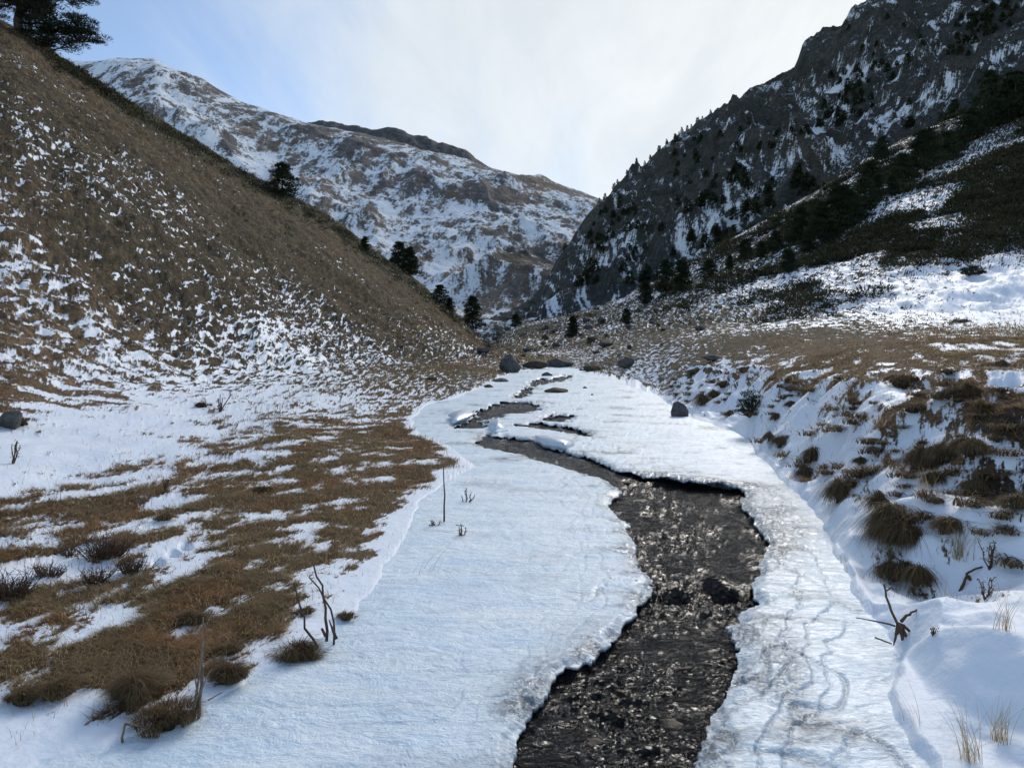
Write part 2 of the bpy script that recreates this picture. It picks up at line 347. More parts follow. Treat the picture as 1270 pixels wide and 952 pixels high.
def build_ground():
    u = cols(-110, 1385, 1.5, -900, 2200, 12)
    Yk, zk = valley_base(u)
    Y = rows_for(Yk, [300, 130, 130, 200, 130, 20, 8])
    Z = pchip(Yk, zk, Y); X = (u[None] - CU) / F * Y
    V0 = HV - (Z - CZ) / Y * F; U0 = np.broadcast_to(u[None], Y.shape)
    far = ss(8, 26, Y); hill = ss(.0, 6, Y - Yk[3][None]) ; left = (U0 < 640); right = ~left
    # patch noise: clods near by, terracettes along the contour farther away
    q = X * .35 + Y * .937; r = X * .937 - Y * .35
    nA = fbm(q * 1.15 + .2 * perlin(X * 2, Y * 2, 1), r * 2.5, 7, 3, .78)
    wx = X + .10 * perlin(X * .8, Y * .5, 8)
    nB = fbm(wx * 5.5, Y * 1.0, 6, 12, .76); nL = fbm(wx * 1.5, Y * .5, 3, 12, .5)
    nC = fbm(X * .13, Y * .10, 3, 22)
    n = nA * (1 - far) + (nB * 1. + nC * .35) * far
    n = n / n.std(); nlow = (fbm(q * .75, r * 1.7, 3, 3, .5) * (1 - far) + nL * far) * 2.6
    th_ = Z / .30 + 1.3 * fbm(X * .35, Y * .35, 4, 57, .6) + .45 * fbm(X * 1.8, Y * 1.3, 3, 58, .6); sw_ = th_ - np.floor(th_); tread = ss(.0, .25, sw_) * ss(1., .75, sw_) - .5
    lh = left * hill * ss(95, 60, Y); n = (n - 1.15 * tread * lh) / (1 + .25 * lh)
    cov = grid2(SU, SV, SC, U0, V0)
    patch = .6 * np.exp(-((U0 - 350) / 40) ** 2 - ((V0 - 412) / 10) ** 2); cov = np.clip(cov + .6 * patch, 0, 1); cov = np.where(left & (far < .5) & (cov < .7), cov - .03, cov)
    path = np.exp(-((V0 - (432 + (U0 - 1180) * .03)) / 5.) ** 2) * ss(1120, 1180, U0); cov = np.clip(cov + .6 * path, 0, 1)
    soil = ss(1185, 1230, U0) * ss(505, 520, V0) * ss(610, 585, V0); cov = cov * (1 - .6 * soil)
    # bank steps on the right: grass shows on the steep little faces
    bank = right * ss(.0, .5, Y - Yk[1][None]) * ss(1.5, .0, Y - Yk[2][None]) * ss(820, 880, U0)
    cov = cov * (1 - .22 * lh * ss(480, 380, V0)); S = .62 * logit(cov) - n
    si = sd_ice(X, Y); S = S + 3 * ss(-.25, .02, si) * (Y < 52)
    snow = np.clip(.5 + S * .22, 0, 1)
    grass = 1 - ss(.35, .65, snow)
    # relief
    amp = .014 + .012 * far + .05 * far * hill
    Z = Z + amp * nlow * (1 - ss(-.3, 0, si)) * ss(80, 60, Yk[5][None] * 0 + Y * .6)
    Z = Z + grass * (.018 * (1 - far) * (1 + fbm(X * 14, Y * 14, 3, 40, .6)) + .03 * far * (1 + fbm(X * 2.5, Y * 2.5, 2, 41, .6)))
    Z = Z + hill * (.35 * fbm(X * .22, Y * .22, 4, 50) + .9 * fbm(X * .05, Y * .05, 2, 52) * ss(30, 0, np.abs(Y - Yk[4][None])))
    Z = Z - lh * .09 * (sw_ - .5) * (1 - ss(.8, 1, sw_) * 2 * (sw_ - .5)); Z = Z - left * hill * .10 * ridged(X * 2.2 + .6 * perlin(X, Y, 9), Y * 1.1, 3, 55) * ss(75, 45, Y)
    st = fbm(X * .9 + .35 * Y, Y * .45 - .2 * X, 4, 60, .55)
    Z = Z + bank * (.24 * st + .05 * ridged(X * 1.6, Y * 1.2, 3, 61))
    Z = Z + (1 - far) * left * .05 * fbm(X * .8, Y * .8, 3, 62) * ss(0, .8, -si)
    # the shore: just above the ice outside it, below it inside
    near = Y < 56
    zi = ZI(Y)
    Z = np.where(near & (si < 0), np.maximum(Z, zi + .006 + .03 * ss(0, .8, -si)), Z)
    dd = np.maximum(-si, 0); slope = np.where(U0 < 720, .09 + .5 * ss(2, 9, dd) , 1.3)
    Z = np.where(near, np.minimum(Z, zi + .008 + slope * dd + .15 * ss(1.5, 6, dd) * (U0 < 720) + 30 * ss(6, 14, dd)), Z)
    Z = np.where(near, Z + (zi - .075 - Z) * ss(-.02, .10, si), Z)
    zw = z_water(X, Y); sw = np.full(X.shape, -9.); m = (Y < 40) & (U0 > 480) & (U0 < 1000); sw[m] = sd_water(X[m], Y[m])
    Z = np.where(near, Z + (zw - .16 - Z) * ss(-.30 - .45 * ss(8, 22, Y), -.16 - .45 * ss(8, 22, Y), sw), Z)
    # trodden footprints by the path
    for fu, fv in ((1238,472),(1256,470),(1248,480),(1264,484),(1236,487),(1252,493),(1180,468),(215,685),(196,697),(230,676)):
        d2 = ((U0 - fu) / 8) ** 2 + ((V0 - fv) / 3.6) ** 2
        Z = Z - (.03 + .0016 * Y * Y) * np.exp(-d2 ** 2)
        snow = np.clip(snow + .5 * np.exp(-d2 * .4), 0, 1)
    # colours of what is not snow
    g1 = np.array([.18, .122, .072]); g2 = np.array([.066, .051, .030]); g3 = np.array([.085, .068, .038]); so = np.array([.032, .026, .021]); scr = np.array([.028, .030, .016])
    tint = np.empty(X.shape + (3,)); tint[:] = g1
    def mixin(c, w): tint[:] = tint + (c - tint) * w[..., None]
    mixin(g2, far * left); mixin(g3, right * far)
    mixin(np.array([.100, .074, .042]), left * ss(70, 30, V0 - np.interp(U0, [0, 200, 400, 600], [22, 152, 265, 412])) * hill * .6)
    mixin(so, soil * .8); mixin(scr, right * hill * ss(3, 14, Y - Yk[3][None]) * ss(1400, 900, U0 + 0 * V0) * .0 + right * ss(12, 30, Y - Yk[3][None]) * .85)
    mixin(np.array([.030, .036, .016]), left * ss(22, 10, V0 - np.interp(U0, [0, 200, 400, 600], [22, 152, 265, 412])) * hill * ss(40, 110, U0))
    tint *= (1 + .22 * fbm(X * .8, Y * .8, 3, 70))[..., None]; tint *= (1 - left * hill * (.05 + .55 * tread + .55 * np.clip(fbm(X * 1.6, Y * .9, 4, 71, .7), -.6, 1)))[..., None]  # terracette shading put into the grass colour, along with random straw and olive mottling
    V = np.stack([X, Y, Z], -1).reshape(-1, 3)
    me = raw_mesh('ground', V, grid_faces(*X.shape)[:, ::1], 4, True, dict(snow=snow.ravel(), tint=tint.reshape(-1, 3)))
    o = link('ground', me, M_GROUND); tag(o, 'patchy snow over brown grass on the valley floor and both slopes', kind='structure')
    Vv = HV - (Z - CZ) / Y * F
    return dict(u=u, X=X, Y=Y, Z=Z, V=Vv, snow=snow, si=si, Yk=Yk, U=U0)
G = build_ground()
def at(u, v, g=G, sink=0.):
    """the nearest point of the surface seen at bearing u and row v"""
    c = int(np.argmin(np.abs(g['u'] - u))); col = g['V'][:, c]
    i = np.nonzero(col <= v)[0]; i = i[0] if len(i) else int(np.argmin(col))
    return Vector((float(g['X'][i, c]), float(g['Y'][i, c]), float(g['Z'][i, c]) - sink))

# ground behind the camera
def behind():
    x = np.linspace(-260, 260, 60); y = np.linspace(-260, .9, 60); X, Y = np.meshgrid(x, y)
    Z = -.15 + .012 * np.abs(X) ** 1.25 + .02 * (Y - .9) + .2 * fbm(X * .1, Y * .1, 3, 2)
    Z = np.where(np.abs(X) < 12, np.minimum(Z, -.02), Z)
    n = X.size
    me = raw_mesh('snowfield', np.stack([X, Y, Z], -1).reshape(-1, 3), grid_faces(60, 60), 4, True,
                  dict(snow=(.5 + .25 * fbm(X * .2, Y * .2, 3, 9)).ravel(), tint=np.tile([.08, .058, .03], (n, 1))))
    tag(link('snowfield', me, M_GROUND), 'snowy valley floor lower down', kind='structure')
behind()

# ------------------------------------------------------------------ ice and water
def flat_grid(u0, u1, v0, v1, du, dv):
    u = np.arange(u0, u1, du); v = np.arange(v0, v1, -dv); U, V = np.meshgrid(u, v); Y = y_ice(V); return U, V, (U - CU) / F * Y, Y
def build_ice():
    U, V, X, Y = flat_grid(-80, 1200, 1150, 452, 1.6, 1.25)
    si = sdist(ICE_PX, X, Y); sw = np.full(X.shape, -9.); m = (U > 100) & (U < 1190); sw[m] = sd_water(X[m], Y[m])
    # snap the rim onto the outline
    g_ = lambda a: (np.gradient(a, axis=1), np.gradient(a, axis=0))
    (Xc, Xr), (Yc, Yr), (Sc, Sr) = g_(X), g_(Y), g_(sw); det = Xc * Yr - Xr * Yc + 1e-12
    nx = (Sc * Yr - Sr * Yc) / det; ny = (Sr * Xc - Sc * Xr) / det; nl = np.sqrt(nx * nx + ny * ny) + 1e-6
    cell = np.abs(Yr) * np.abs(ny / nl) + np.abs(Xc) * np.abs(nx / nl)
    keep = (si > -.22 - .25 * ss(3, 30, Y)) & (sw < cell * .75)
    mv = np.where((sw > -cell * .5) & (sw < cell * 1.2), np.clip(sw, -.06, .06), 0); X = X - mv * nx / nl; Y = Y - mv * ny / nl; sw = np.where(mv != 0, 0, sw)
    s = fbm(X * 2.2, Y * 5, 4, 5, .6); lump = 1.3 * np.abs(fbm(X * 9, Y * 9, 3, 77, .6)) + .5 * np.abs(perlin(X * 34, Y * 34, 78))
    rim = ss(-.22, -.01, sw + .05 * fbm(X * 6, Y * 6, 3, 79)) * (.3 + .7 * ss(-.2, .4, fbm(X * 2.3, Y * 2.3, 2, 15)))
    # frosted ripple field and old water marks on the right
    zone = np.exp(-((U - 965) / 42) ** 2 - ((V - 655) / 48) ** 2) + .9 * np.exp(-((U - 975 - (V - 840) * .15) / 30) ** 2 - ((V - 835) / 60) ** 2) + .8 * np.exp(-((U - 640 - (870 - V) * .5) / 26) ** 2 - ((V - 850) / 30) ** 2)
    zone += .8 * np.exp(-((V - 598 - (U - 850) * .10) / 8) ** 2 - ((U - 840) / 85) ** 2)
    zone = np.clip(zone, 0, 1)
    lay = fbm(X * .9 + .15 * perlin(X * 5, Y * 5, 2), Y * .55, 2, 83, .5) * 2.0 + 2.2 * ss(-1.1, 0, sw) * ss(640, 760, U) + 1.2 * ss(-.5, 0, sw); fl = np.floor(lay); fr = lay - fl; lw = ss(-2.0, -.15, sw) * (.35 + .65 * ss(700, 820, U)) * ss(-.05, .3, si)
    step = fl + ss(.86, 1., fr); ledge = np.exp(-((fr - .90) / .07) ** 2) * lw
    edge = ss(0, .06, np.abs(fbm(X * .9 + 3, Y * .6, 3, 18))) # thin meandering pressure lines
    Z = ZI(Y) + .006 * s + .004 * fbm(X * 9, Y * 20, 3, 6) - .012 * (1 - edge) * ss(1.6, 0, np.abs(X - 1.2))
    Z += rim * (.012 * lump - .012) + zone * (.012 * lump + .004 * np.sin((X * .6 + Y) * 40 + 7 * perlin(X * 3, Y * 3, 4)))
    Z -= (.030 + .02 * fbm(X * 4, Y * 4, 2, 46)) * ss(-.09, .0, sw)                              # rounded lip
    Z += .035 * np.exp(-((V - 592 - (U - 830) * .09) / 6) ** 2 - ((U - 840) / 80) ** 2)
    Z = Z + (ZI(Y) + .0 - Z) * ss(.05, -.1, si)
    Z += .006 * np.clip(step, -2, 3) * lw - .006 * ledge
    clear = np.clip(rim * .95 + zone * .8 + ledge * .28 + .5 * lw * ss(.1, .5, fbm(X * 1.6, Y * 3, 3, 87)) + .5 * (1 - edge) * ss(1.8, 0, np.abs(X - 1.3)) + .75 * ss(.15, .75, fbm(X * .7 + .2 * Y, Y * 1.3, 5, 88, .65)) * ss(6, 11, Y), 0, 1) * ss(60, 15, Y)
    fm = keep[:-1, :-1] & keep[1:, :-1] & keep[:-1, 1:] & keep[1:, 1:]
    nr, nc = X.shape; n = X.size
    top = np.stack([X, Y, Z], -1).reshape(-1, 3)
    th = .016 + .012 * fbm(X * 3, Y * 3, 2, 44); bot = top - np.stack([0 * th, 0 * th, th], -1).reshape(-1, 3)
    f = grid_faces(nr, nc, fm); fb = f[:, ::-1] + n
    # stitch the open border between top and bottom
    pad = np.zeros((nr + 1, nc + 1), bool); pad[1:-1, 1:-1] = fm; idx = np.arange(n).reshape(nr, nc); walls = []
    for dr, dc, a, b in ((-1, 0, (0, 0), (0, 1)), (1, 0, (1, 1), (1, 0)), (0, -1, (1, 0), (0, 0)), (0, 1, (0, 1), (1, 1))):
        nb = pad[1 + dr:nr + dr, 1 + dc:nc + dc]; w = fm & ~nb; r_, c_ = np.nonzero(w)
        A = idx[r_ + a[0], c_ + a[1]]; B = idx[r_ + b[0], c_ + b[1]]; walls.append(np.stack([B, A, A + n, B + n], 1))
    f = np.concatenate([f, fb] + walls)
    at_ = dict(clear=np.concatenate([clear.ravel(), np.ones(n)]))
    Vv, f, at_ = compact(np.concatenate([top, bot]), f, at_)
    tag(link('ice', raw_mesh('ice', Vv, f, 4, True, at_), mat_ice()), 'snow dusted ice sheet over the stream', kind='structure')
build_ice()
def build_water():
    U, V, X, Y = flat_grid(500, 1020, 1100, 458, 1.5, 1.1)
    sw = np.maximum.reduce([sdist(w, X, Y) for w in (W1, W2, W3, W4, W5, W6, W7)])
    m = sw > -.28 - .45 * ss(8, 22, Y); fm = m[:-1, :-1] & m[1:, :-1] & m[:-1, 1:] & m[1:, 1:]
    Z = z_water(X, Y)
    q = X * .97 + Y * .24; r = -X * .24 + Y * .97
    w = ridged(q * 3.0, r * 5, 4, 9, .55); w2 = fbm(q * 9, r * 17, 3, 19, .6)
    Z = Z + (.040 * (w - .4) + .013 * w2) * (.5 + .8 * ss(-.4, .6, fbm(X * 1.5, Y * 1.5, 2, 29)))
    hol = ss(-.25, .35, fbm(X * 4, X * 0 + .3, 2, 23)); Z -= .085 * hol * np.exp(-((Y - 4.98) / .085) ** 2) - .03 * hol * np.exp(-((Y - 5.2) / .08) ** 2)
    Z += .02 * w2 * np.exp(-((Y - 4.8) / .25) ** 2)
    Vv, f, _ = compact(np.stack([X, Y, Z], -1).reshape(-1, 3), grid_faces(*X.shape, fm), {})
    tag(link('stream_water', raw_mesh('stream_water', Vv, f, 4), mat_water()), 'dark rippling open water between the ice edges', kind='structure')
build_water()

# ------------------------------------------------------------------ mountains
def slope_nz(X, Y, Z):
    a = np.stack([np.gradient(X, axis=1), np.gradient(Y, axis=1), np.gradient(Z, axis=1)], -1)
    b = np.stack([np.gradient(X, axis=0), np.gradient(Y, axis=0), np.gradient(Z, axis=0)], -1)
    n = np.cross(a, b); n /= np.linalg.norm(n, axis=-1, keepdims=True) + 1e-9; n *= np.sign(n[..., 2:3]); return n
def mountain(name, label, u0, u1, step, base, ridge, mids, nrow, relief, tintf, covf, mat, behind_drop=60.):
    """base, ridge: (u, Y, v) tables; mids: fractions with height bulge"""
    u = np.arange(u0, u1, step)
    tb = np.array(base, float); tr = np.array(ridge, float)
    Yb = pchip(tb[:, 0], tb[:, 1], u); vb = np.interp(u, tb[:, 0], tb[:, 2]); Yr = pchip(tr[:, 0], tr[:, 1], u); vr = np.interp(u, tr[:, 0], tr[:, 2])
    zb = zv(Yb, vb); zr = zv(Yr, vr)
    Ys = [Yb]; zs = [zb]
    for fr, bu in mids: Ys.append(Yb + (Yr - Yb) * fr); zs.append(zb + (zr - zb) * (fr + bu))
    Ys += [Yr, Yr + behind_drop * 2, Yr + behind_drop * 5]; zs += [zr, zr - behind_drop * .6, zr - behind_drop * 2.5]
    Yk = np.stack(Ys); zk = np.stack(zs)
    t = np.linspace(0, 1, nrow)[:, None]; Y = np.concatenate([Yb + (Yr - Yb) * (t * .85 + .15 * t * t), Yr + behind_drop * 5 * np.linspace(.02, 1, 14)[:, None] ** 1.3])
    Z = pchip(Yk, zk, Y); X = (u[None] - CU) / F * Y; U = np.broadcast_to(u[None], Y.shape)
    T = np.concatenate([np.broadcast_to(t, (nrow, len(u))), np.ones((14, len(u)))])
    global Z0; Z0 = Z.copy(); Z = Z + relief(X, Y, T, U)
    Vv = HV - (Z - CZ) / Y * F; nrm = slope_nz(X, Y, Z)
    snow = np.clip(covf(X, Y, Z, U, Vv, nrm, T), 0, 1); tint = tintf(X, Y, Z, U, Vv, nrm, T)
    me = raw_mesh(name, np.stack([X, Y, Z], -1).reshape(-1, 3), grid_faces(*X.shape), 4, True, dict(snow=snow.ravel(), tint=tint.reshape(-1, 3)))
    tag(link(name, me, mat), label, kind='structure')
    return dict(u=u, X=X, Y=Y, Z=Z, V=Vv)

# right: dark rock wall
RM_R = [(560,330,405),(600,330,398),(640,330,385),(665,335,368),(690,340,325),(715,345,292),(742,350,258),(765,352,236),(800,358,210),(822,362,184),(850,368,163),(885,372,143),(905,374,138),(930,376,121),(960,378,108),(985,380,97),(996,380,72),(1012,378,58),(1042,376,42),(1062,376,20),(1090,376,2),(1130,376,-22),(1200,376,-60),(1300,376,-110),(1500,370,-160),(1900,340,-220)]
RM_B = [(560,150,440),(640,150,432),(700,150,425),(800,150,400),(900,140,372),(1000,138,320),(1100,136,270),(1270,135,220),(1500,130,180),(1900,110,100)]
def rm_rel(X, Y, T, U):
    tp = ss(0, .15, T) * (1 - .75 * ss(.75, 1, T)) * ss(600, 760, U)
    a = ridged((X + .4 * Y) / 70, (Y * .5 - .3 * X) / 55, 6, 101, .52) - .45
    b = fbm(X / 14, Y / 14, 4, 111, .6); c_ = ridged(X / 22 + .3 * Y / 22, Y / 16, 5, 117, .6) - .4
    return tp * (24 * a + 3.2 * b + 7 * c_) + 1.6 * fbm(X / 7, Y / 7, 3, 113, .6) * ss(0, .1, T)
def gs(U, V, c):
    s = 0
    for (cu, cv, su, sv, ang, a) in c:
        ca, sa = math.cos(R(ang)), math.sin(R(ang)); du = U - cu; dv = V - cv
        s = s + a * np.exp(-((du * ca - dv * sa) / su) ** 2 - ((du * sa + dv * ca) / sv) ** 2)
    return s
def rm_cov(X, Y, Z, U, V, n, T):
    c = .07 + gs(U, V, [(1120,75,90,22,38,.42),(1050,110,50,20,40,.35),(1010,140,30,25,0,.25),(940,240,70,18,40,.35),(880,270,55,14,42,.5),(850,300,30,30,0,.3),(1100,140,50,14,30,.25),(1250,65,25,12,20,.4),(1060,185,60,14,35,.3),(780,330,50,30,20,.22),(760,290,40,30,20,.12),(720,370,80,20,0,.25),(921,185,4,26,8,.6),(926,205,10,10,0,.5),(1160,120,70,10,35,.35),(1000,175,30,20,20,.2)])
    nn = fbm((X + .25 * Z0) / 4.5, (Z0 - .15 * X) / 2.6, 4, 121, .85) + .5 * fbm(X / 25, Z0 / 14, 2, 127); nn /= nn.std(); nz = n[..., 2]; nz = (nz - nz.mean()) / nz.std()
    return .5 + .22 * (.62 * logit(np.clip(c * .72 + .04, .01, .9)) - nn * .9 + .08 * np.clip(nz, -2, 2))
def rm_tint(X, Y, Z, U, V, n, T):
    t = np.empty(X.shape + (3,)); t[:] = (.052, .053, .047)
    w = ss(.45, .15, T)[..., None]; t = t + (np.array([.042, .050, .052]) - t) * w * .8
    g = fbm(X / 25, Y / 25, 4, 131); t = t + (np.array([.105, .080, .055]) - t) * (ss(.3, .9, g) * .5)[..., None]
    t = t + (np.array([.026, .032, .022]) - t) * (ss(.25, .8, fbm(X / 18 + 9, Y / 14, 4, 137, .6)) * .75)[..., None]
    return t
RM = mountain('rocky_mountain', 'dark craggy mountain with snow dusted gullies', 560, 1900, 1.7, RM_B, RM_R, [(.3, -.07), (.65, -.02)], 330, rm_rel, rm_tint, rm_cov, mat_mountain('dark_rock', .12, .5, .95, .8), 40)

# far: broad snow dusted mountain
FM_R = [(60,1080,92),(130,1080,86),(165,1080,87),(192,1080,86),(215,1085,97),(250,1090,112),(300,1090,135),(345,1095,153),(380,1100,161),(410,1100,166),(440,1095,172),(480,1080,183),(520,1060,192),(560,1040,202),(600,1020,212),(640,1000,222),(680,980,230),(720,960,241),(746,950,251),(790,950,262),(900,950,290)]
FM_B = [(60,200,435),(300,210,430),(500,200,428),(560,170,430),(640,140,430),(700,145,425),(780,170,420),(900,190,410)]
def fm_rel(X, Y, T, U):
    tp = ss(0, .12, T) * (1 - .88 * ss(.7, 1, T))
    a = ridged(X / 150 + .2, Y / 260, 6, 201, .5) - .45; b = fbm(X / 60, Y / 60, 5, 211, .6)
    knoll = 12 * np.exp(-((X - 8) / 32) ** 2 - ((Y - 430) / 45) ** 2) 
    return tp * (30 * a + 5 * b) + knoll
def fm_cov(X, Y, Z, U, V, n, T):
    c = grid2([100,200,300,400,500,600,700,760], [80,120,150,180,210,240,270,300,330,360,390],
      [[.7]*8,[.6,.5,.4,.5,.5,.5,.5,.5],[.7,.72,.4,.4,.5,.5,.5,.5],[.8,.85,.55,.35,.4,.5,.5,.5],[.8,.85,.75,.55,.42,.35,.4,.4],[.8,.8,.8,.62,.45,.42,.28,.3],[.8,.8,.8,.72,.62,.52,.45,.5],[.8,.8,.8,.5,.55,.62,.68,.6],[.6,.6,.6,.5,.7,.7,.3,.4],[.5,.5,.5,.5,.8,.4,.2,.3],[.4]*8], U, V)
    c = np.clip(c - gs(U, V, [(640,322,38,12,-10,.7),(600,285,30,6,-15,.25),(560,238,60,8,-12,.3),(450,170,60,10,-10,.3),(660,225,60,6,-15,.35)]), .03, .97)
    nn = fbm(X / 26, Y / 60, 8, 221, .84); nn /= nn.std(); nz = n[..., 2]; nz = (nz - nz[T < 1].mean()) / nz[T < 1].std()
    return .5 + .20 * (.62 * logit(np.clip(c + .07, .02, .97)) - nn * .8 + .35 * np.clip(nz, -2, 2))
def fm_tint(X, Y, Z, U, V, n, T):
    t = np.empty(X.shape + (3,)); t[:] = (.125, .115, .110)
    t = t + (np.array([.19, .14, .085]) - t) * (ss(-.2, .7, fbm(X / 80, Y / 120, 4, 231)) * .55 + ss(.4, .1, T) * .9 * ss(480, 540, U))[..., None].clip(0, .8)
    k = gs(U, V, [(645,320,42,14,-8,1.)])[..., None].clip(0, 1); t = t + (np.array([.055, .055, .045]) - t) * k
    return t
FM = mountain('snowy_mountain', 'broad snow dusted mountain closing the valley', 60, 900, 1.7, FM_B, FM_R, [(.14, -.10), (.3, -.14), (.6, -.06)], 340, fm_rel, fm_tint, fm_cov, mat_mountain('pale_rock', .06, .45, .85, .7), 120)
BR = [(300,1700,175),(335,1700,155),(350,1700,152),(372,1700,156),(395,1700,152),(415,1700,153),(432,1700,160),(452,1700,163),(490,1700,161),(520,1700,170),(545,1700,179),(580,1700,192),(620,1700,214),(680,1700,240)]
BK = mountain('far_ridge', 'dark rocky crest behind the snowy mountain', 300, 680, 1.7, [(300,1400,215),(680,1400,260)], BR, [(.5, .05)], 90,
     lambda X, Y, T, U: ss(0, .2, T) * (14 * fbm(X / 60, Y / 90, 5, 301, .6) * (1 - .6 * ss(.8, 1, T))),
     lambda X, Y, Z, U, V, n, T: np.broadcast_to(np.array([.085, .085, .088]), X.shape + (3,)),
     lambda X, Y, Z, U, V, n, T: .5 + .22 * (ss(.75, .45, T) * 2.2 - 1.3 - fbm(X / 20, Y / 40, 5, 311, .7)), bpy.data.materials['pale_rock'], 150)

exec_later = []
# ------------------------------------------------------------------ leaf and blade soups
def soup(name, mat, P, D, W, L, rnd, tri=True, smooth=False):
    """little leaves: point P, direction D, side W (both unit), length and width in L (n,2)"""
    a = P - W * L[:, 1:2] * .5; b = P + W * L[:, 1:2] * .5; c = P + D * L[:, 0:1]
    V = np.stack([a, b, c], 1).reshape(-1, 3); f = np.arange(len(V)).reshape(-1, 3)
    return raw_mesh(name, V, f, 3, smooth, dict(rnd=np.repeat(rnd, 3)))
def unit(v): return v / (np.linalg.norm(v, axis=-1, keepdims=True) + 1e-9)
def rdir(n): return unit(rng.normal(size=(n, 3)))
def blades(P, H, lean, bend, width, rnd, nseg=3, droop=0.):
    """curved grass blades: (n,3) roots, heights, lean directions (n,3)"""
    n = len(P); V = []; side = unit(np.cross(lean + rng.normal(size=(n, 3)) * .1, [0, 0, 1.]))
    for k in range(nseg + 1):
        t = k / nseg
        c = P + np.stack([np.zeros(n), np.zeros(n), H * (t - droop * t * t)], 1) + lean * (H * bend * t * t)[:, None] + lean * (H * .15 * t)[:, None]
        w = width * (1 - t) ** .7
        if k < nseg: V += [c - side * w[:, None] * .5, c + side * w[:, None] * .5]
        else: V += [c]
    nv = len(V); V = np.stack(V, 1).reshape(-1, 3); base = np.arange(n)[:, None] * nv; F_ = []
    for k in range(nseg - 1): F_ += [[2 * k, 2 * k + 1, 2 * k + 3], [2 * k, 2 * k + 3, 2 * k + 2]]
    F_ += [[2 * nseg - 2, 2 * nseg - 1, 2 * nseg]]
    f = (base[:, None, :] + np.array(F_)[None]).reshape(-1, 3)
    return V, f, np.repeat(rnd, nv)
def join(parts):
    V = []; Fc = []; A = []; o = 0
    for v, f, a in parts: V.append(v); Fc.append(f + o); A.append(a); o += len(v)
    return np.concatenate(V), np.concatenate(Fc), np.concatenate(A)
def tube(pts, rad, seg=6):
    """closed tapering tube along points; returns V, quads as tris, attr"""
    pts = np.array(pts, float); n = len(pts); rad = np.broadcast_to(rad, (n,)) if np.ndim(rad) else np.full(n, rad)
    T = np.gradient(pts, axis=0); T = unit(T); up = np.array([.3, .9, .2]); A = unit(np.cross(T, up)); B = np.cross(T, A)
    an = np.linspace(0, 2 * math.pi, seg, endpoint=False)
    V = (pts[:, None] + (A[:, None] * np.cos(an)[None, :, None] + B[:, None] * np.sin(an)[None, :, None]) * rad[:, None, None]).reshape(-1, 3)
    f = []
    for i in range(n - 1):
        for j in range(seg):
            a = i * seg + j; b = i * seg + (j + 1) % seg; f += [[a, b, b + seg], [a, b + seg, a + seg]]
    f += [[0, j + 1, j] for j in range(1, seg - 1)] + [[(n - 1) * seg, (n - 1) * seg + j, (n - 1) * seg + j + 1] for j in range(1, seg - 1)]
    return V, np.array(f), np.full(len(V), .5)
def wob(p0, p1, n=6, amp=.03, bow=(0, 0, 0)):
    p0 = np.array(p0, float); p1 = np.array(p1, float); t = np.linspace(0, 1, n)[:, None]
    L = np.linalg.norm(p1 - p0); w = rng.normal(size=(n, 3)) * amp * L * np.sin(t * math.pi) ** .5
    return p0 + (p1 - p0) * t + np.array(bow) * L * np.sin(t * math.pi) + w

